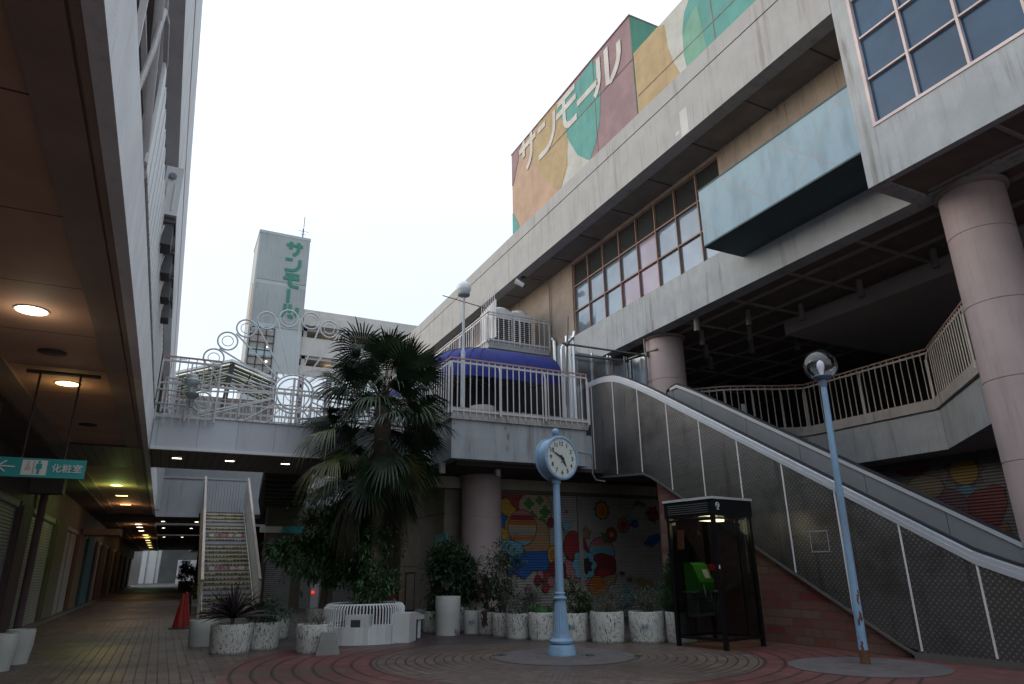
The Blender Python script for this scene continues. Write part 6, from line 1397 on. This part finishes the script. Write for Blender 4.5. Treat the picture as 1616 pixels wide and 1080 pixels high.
m.build('trunk', BARK, TR)
m = MB(); m.lathe([(.33, 0), (.36, .55), (.36, .6), (.3, .55)], (tb.x, ty, 0), 30); m.lathe([(.3, .54), (.001, .56)], (tb.x, ty, 0), 20, cap0=False); tag(m.build('planter', PLM, smooth=True), 'white planter at the foot of the small spreading tree behind the slatted guard', 'planter')
lv = Leaves(); q = onY(590, 868, 15.1); lv.cloud(q, (.42, .3, .6), 700, .13, .05, 22, .35, .5); q = onY(592, 925, 15.0); lv.cloud(q, (.5, .35, .42), 900, .12, .05, 18, .35, .5); o = lv.build('climber', LEAF1, None); tag(o, 'leafy climber tumbling over the slatted guard at the foot of the palm', 'plant')

# ---- cones and far bits ----
def cone(P, h, r, name, label, tilt=0., group=None):
    t = thing(name, tuple(P), label, 'traffic cone', group); m = MB(); ax = Vector((sin(tilt), 0, cos(tilt)))
    m.lathe([(r, .03), (r * .18, h), (r * .12, h + .004), (.001, h + .004)], P, 28, ax, cap0=False); m.build('cone', surf('cone_red', (.36, .02, .015), rough=.5, var=.1), t, smooth=True)
    m = MB(); m.box((P.x - r * 1.4, P.y - r * 1.4, 0), (P.x + r * 1.4, P.y + r * 1.4, .035)); m.build('base', RUBBER, t)
P = onZ(283, 993); P = P + Vector((0, .2, 0)); cone(P, .86, .19, 'traffic_cone', 'red traffic cone beside the foot of the stair, nearer one of the overlapping pair')
cone(P + Vector((.09, .42, 0)), .9, .19, 'traffic_cone', 'red traffic cone right behind the nearer one beside the stair')
for a, l in ((596, 'left small red cone behind the slatted seat in the shade'), (621, 'right small red cone behind the slatted seat in the shade')):
    q = onY(a, 950, 21.0); cone(Vector((q.x, 21.0, 0)), .85, .17, 'traffic_cone', l)
m = MB(); q0 = onY(596, 948, 21.0); q1 = onY(660, 948, 21.0)
for i in range(8): m.k = i % 2; a = q0 + (q1 - q0) * (i / 8); b = q0 + (q1 - q0) * ((i + 1) / 8); m.cyl((a.x, 21, .78), (b.x, 21, .78), .022, n=8)
tag(m.build('barrier_bar', [flat('bar_yellow', (.5, .3, .02)), CHAR]), 'yellow and black barrier bar resting on the two small cones', 'barrier')
# things far down the arcade on the open side
for k, (x, y, w) in enumerate(((3.2, 62, 1.6), (2.2, 74, 1.2), (4.6, 82, 1.8))):
    m = MB(); m.lathe([(w * .5, 0), (w * .55, .7), (w * .5, .7), (w * .45, .6)], (x, y, 0), 20); tag(m.build('planter', CONCD), ['dark far planter on the open side of the arcade, nearest of three', 'middle far planter on the open side of the arcade', 'hindmost far planter on the open side of the arcade'][k], 'planter')
    shrub((x, y), .6, (w * .8, w * .8, 1.0), 700, .3, .15, LEAF2, 'shrub', ['dark bush in the nearest far planter down the arcade', 'dark bush in the middle far planter down the arcade', 'dark bush in the hindmost far planter down the arcade'][k], clumps=12)
m = MB(); m.box((2.6, 66, 0), (5.6, 66.4, 4.0)); tag(m.build('dark_pier', CHAR), 'dark square pier seen past the stair foot far down the arcade', 'pier')
# people-free dark bicycle leaning by the stair
BKC = thing('bicycle', (1.05, 26.6, 0), 'dark bicycle leaning against the left side of the patterned stair', 'bicycle')
yb = 26.9
for k, y in enumerate((yb, yb + 1.05)):
    m = MB(); m.tube([(1.05, y + .33 * cos(2 * pi * i / 24), .34 + .33 * sin(2 * pi * i / 24)) for i in range(24)], .018, 6, closed=True)
    for i in range(10): a = 2 * pi * i / 10; m.bar((1.05, y, .34), (1.05, y + .32 * cos(a), .34 + .32 * sin(a)), .004)
    m.build('wheel', CHAR, BKC)
m = MB(); fr = [(1.05, yb, .34), (1.05, yb + .1, .85), (1.05, yb + .62, .80), (1.05, yb + 1.05, .34), (1.05, yb + .52, .32), (1.05, yb + .12, .78)]
for a, b in ((0, 1), (1, 2), (5, 4), (4, 2), (4, 3), (3, 2)): m.tube([fr[a], fr[b]], .017, 6)
m.build('frame', BLACK, BKC)
m = MB(); m.tube([(.8, yb + .12, 1.0), (.95, yb + .02, 1.02), (1.05, yb + .08, .95), (1.15, yb + .02, 1.02), (1.3, yb + .12, 1.0)], .014, 6); m.build('handlebar', BLACK, BKC)
m = MB(); m.prism([(1.0, yb + .55, .92), (1.1, yb + .55, .92), (1.13, yb + .8, .93), (.97, yb + .8, .93)], (0, 0, .05)); m.build('saddle', CHAR, BKC)

# fallen leaves and grit: too many to count
lv = Leaves()
for i in range(420):
    if random.random() < .6: k = random.choice(RP)[0]; x, y = k.x + random.gauss(0, .45), k.y - .45 + random.gauss(0, .22)
    else: x, y = random.uniform(-2.5, 10), random.uniform(8, 16)
    a = random.uniform(0, 2 * pi); lv.leaf(Vector((x, y, .008)), Vector((cos(a), sin(a), .05)).normalized(), Vector((0, 0, 1)), random.uniform(.02, .05), .02, .2, -.1)
o = lv.build('fallen_leaves', surf('dry_leaf', (.10, .065, .035), var=.5, bs=8), None); struct(o, 'stuff')
for (x, y, lab) in ((5.35, 11.3, 'small weed tuft at the left edge of the disc round the clock'), (7.2, 9.95, 'small weed tuft at the right edge of the disc round the clock'), (6.6, 10.45, 'small weed at the foot of the street clock')):
    lv = Leaves()
    for i in range(40): a = random.uniform(0, 2 * pi); lv.leaf(Vector((x + random.gauss(0, .07), y + random.gauss(0, .03), .004)), Vector((cos(a), sin(a), .9)).normalized(), Vector((0, 0, 1)), random.uniform(.03, .08), .012)
    tag(lv.build('weed', LEAF4, None), lab, 'plant')
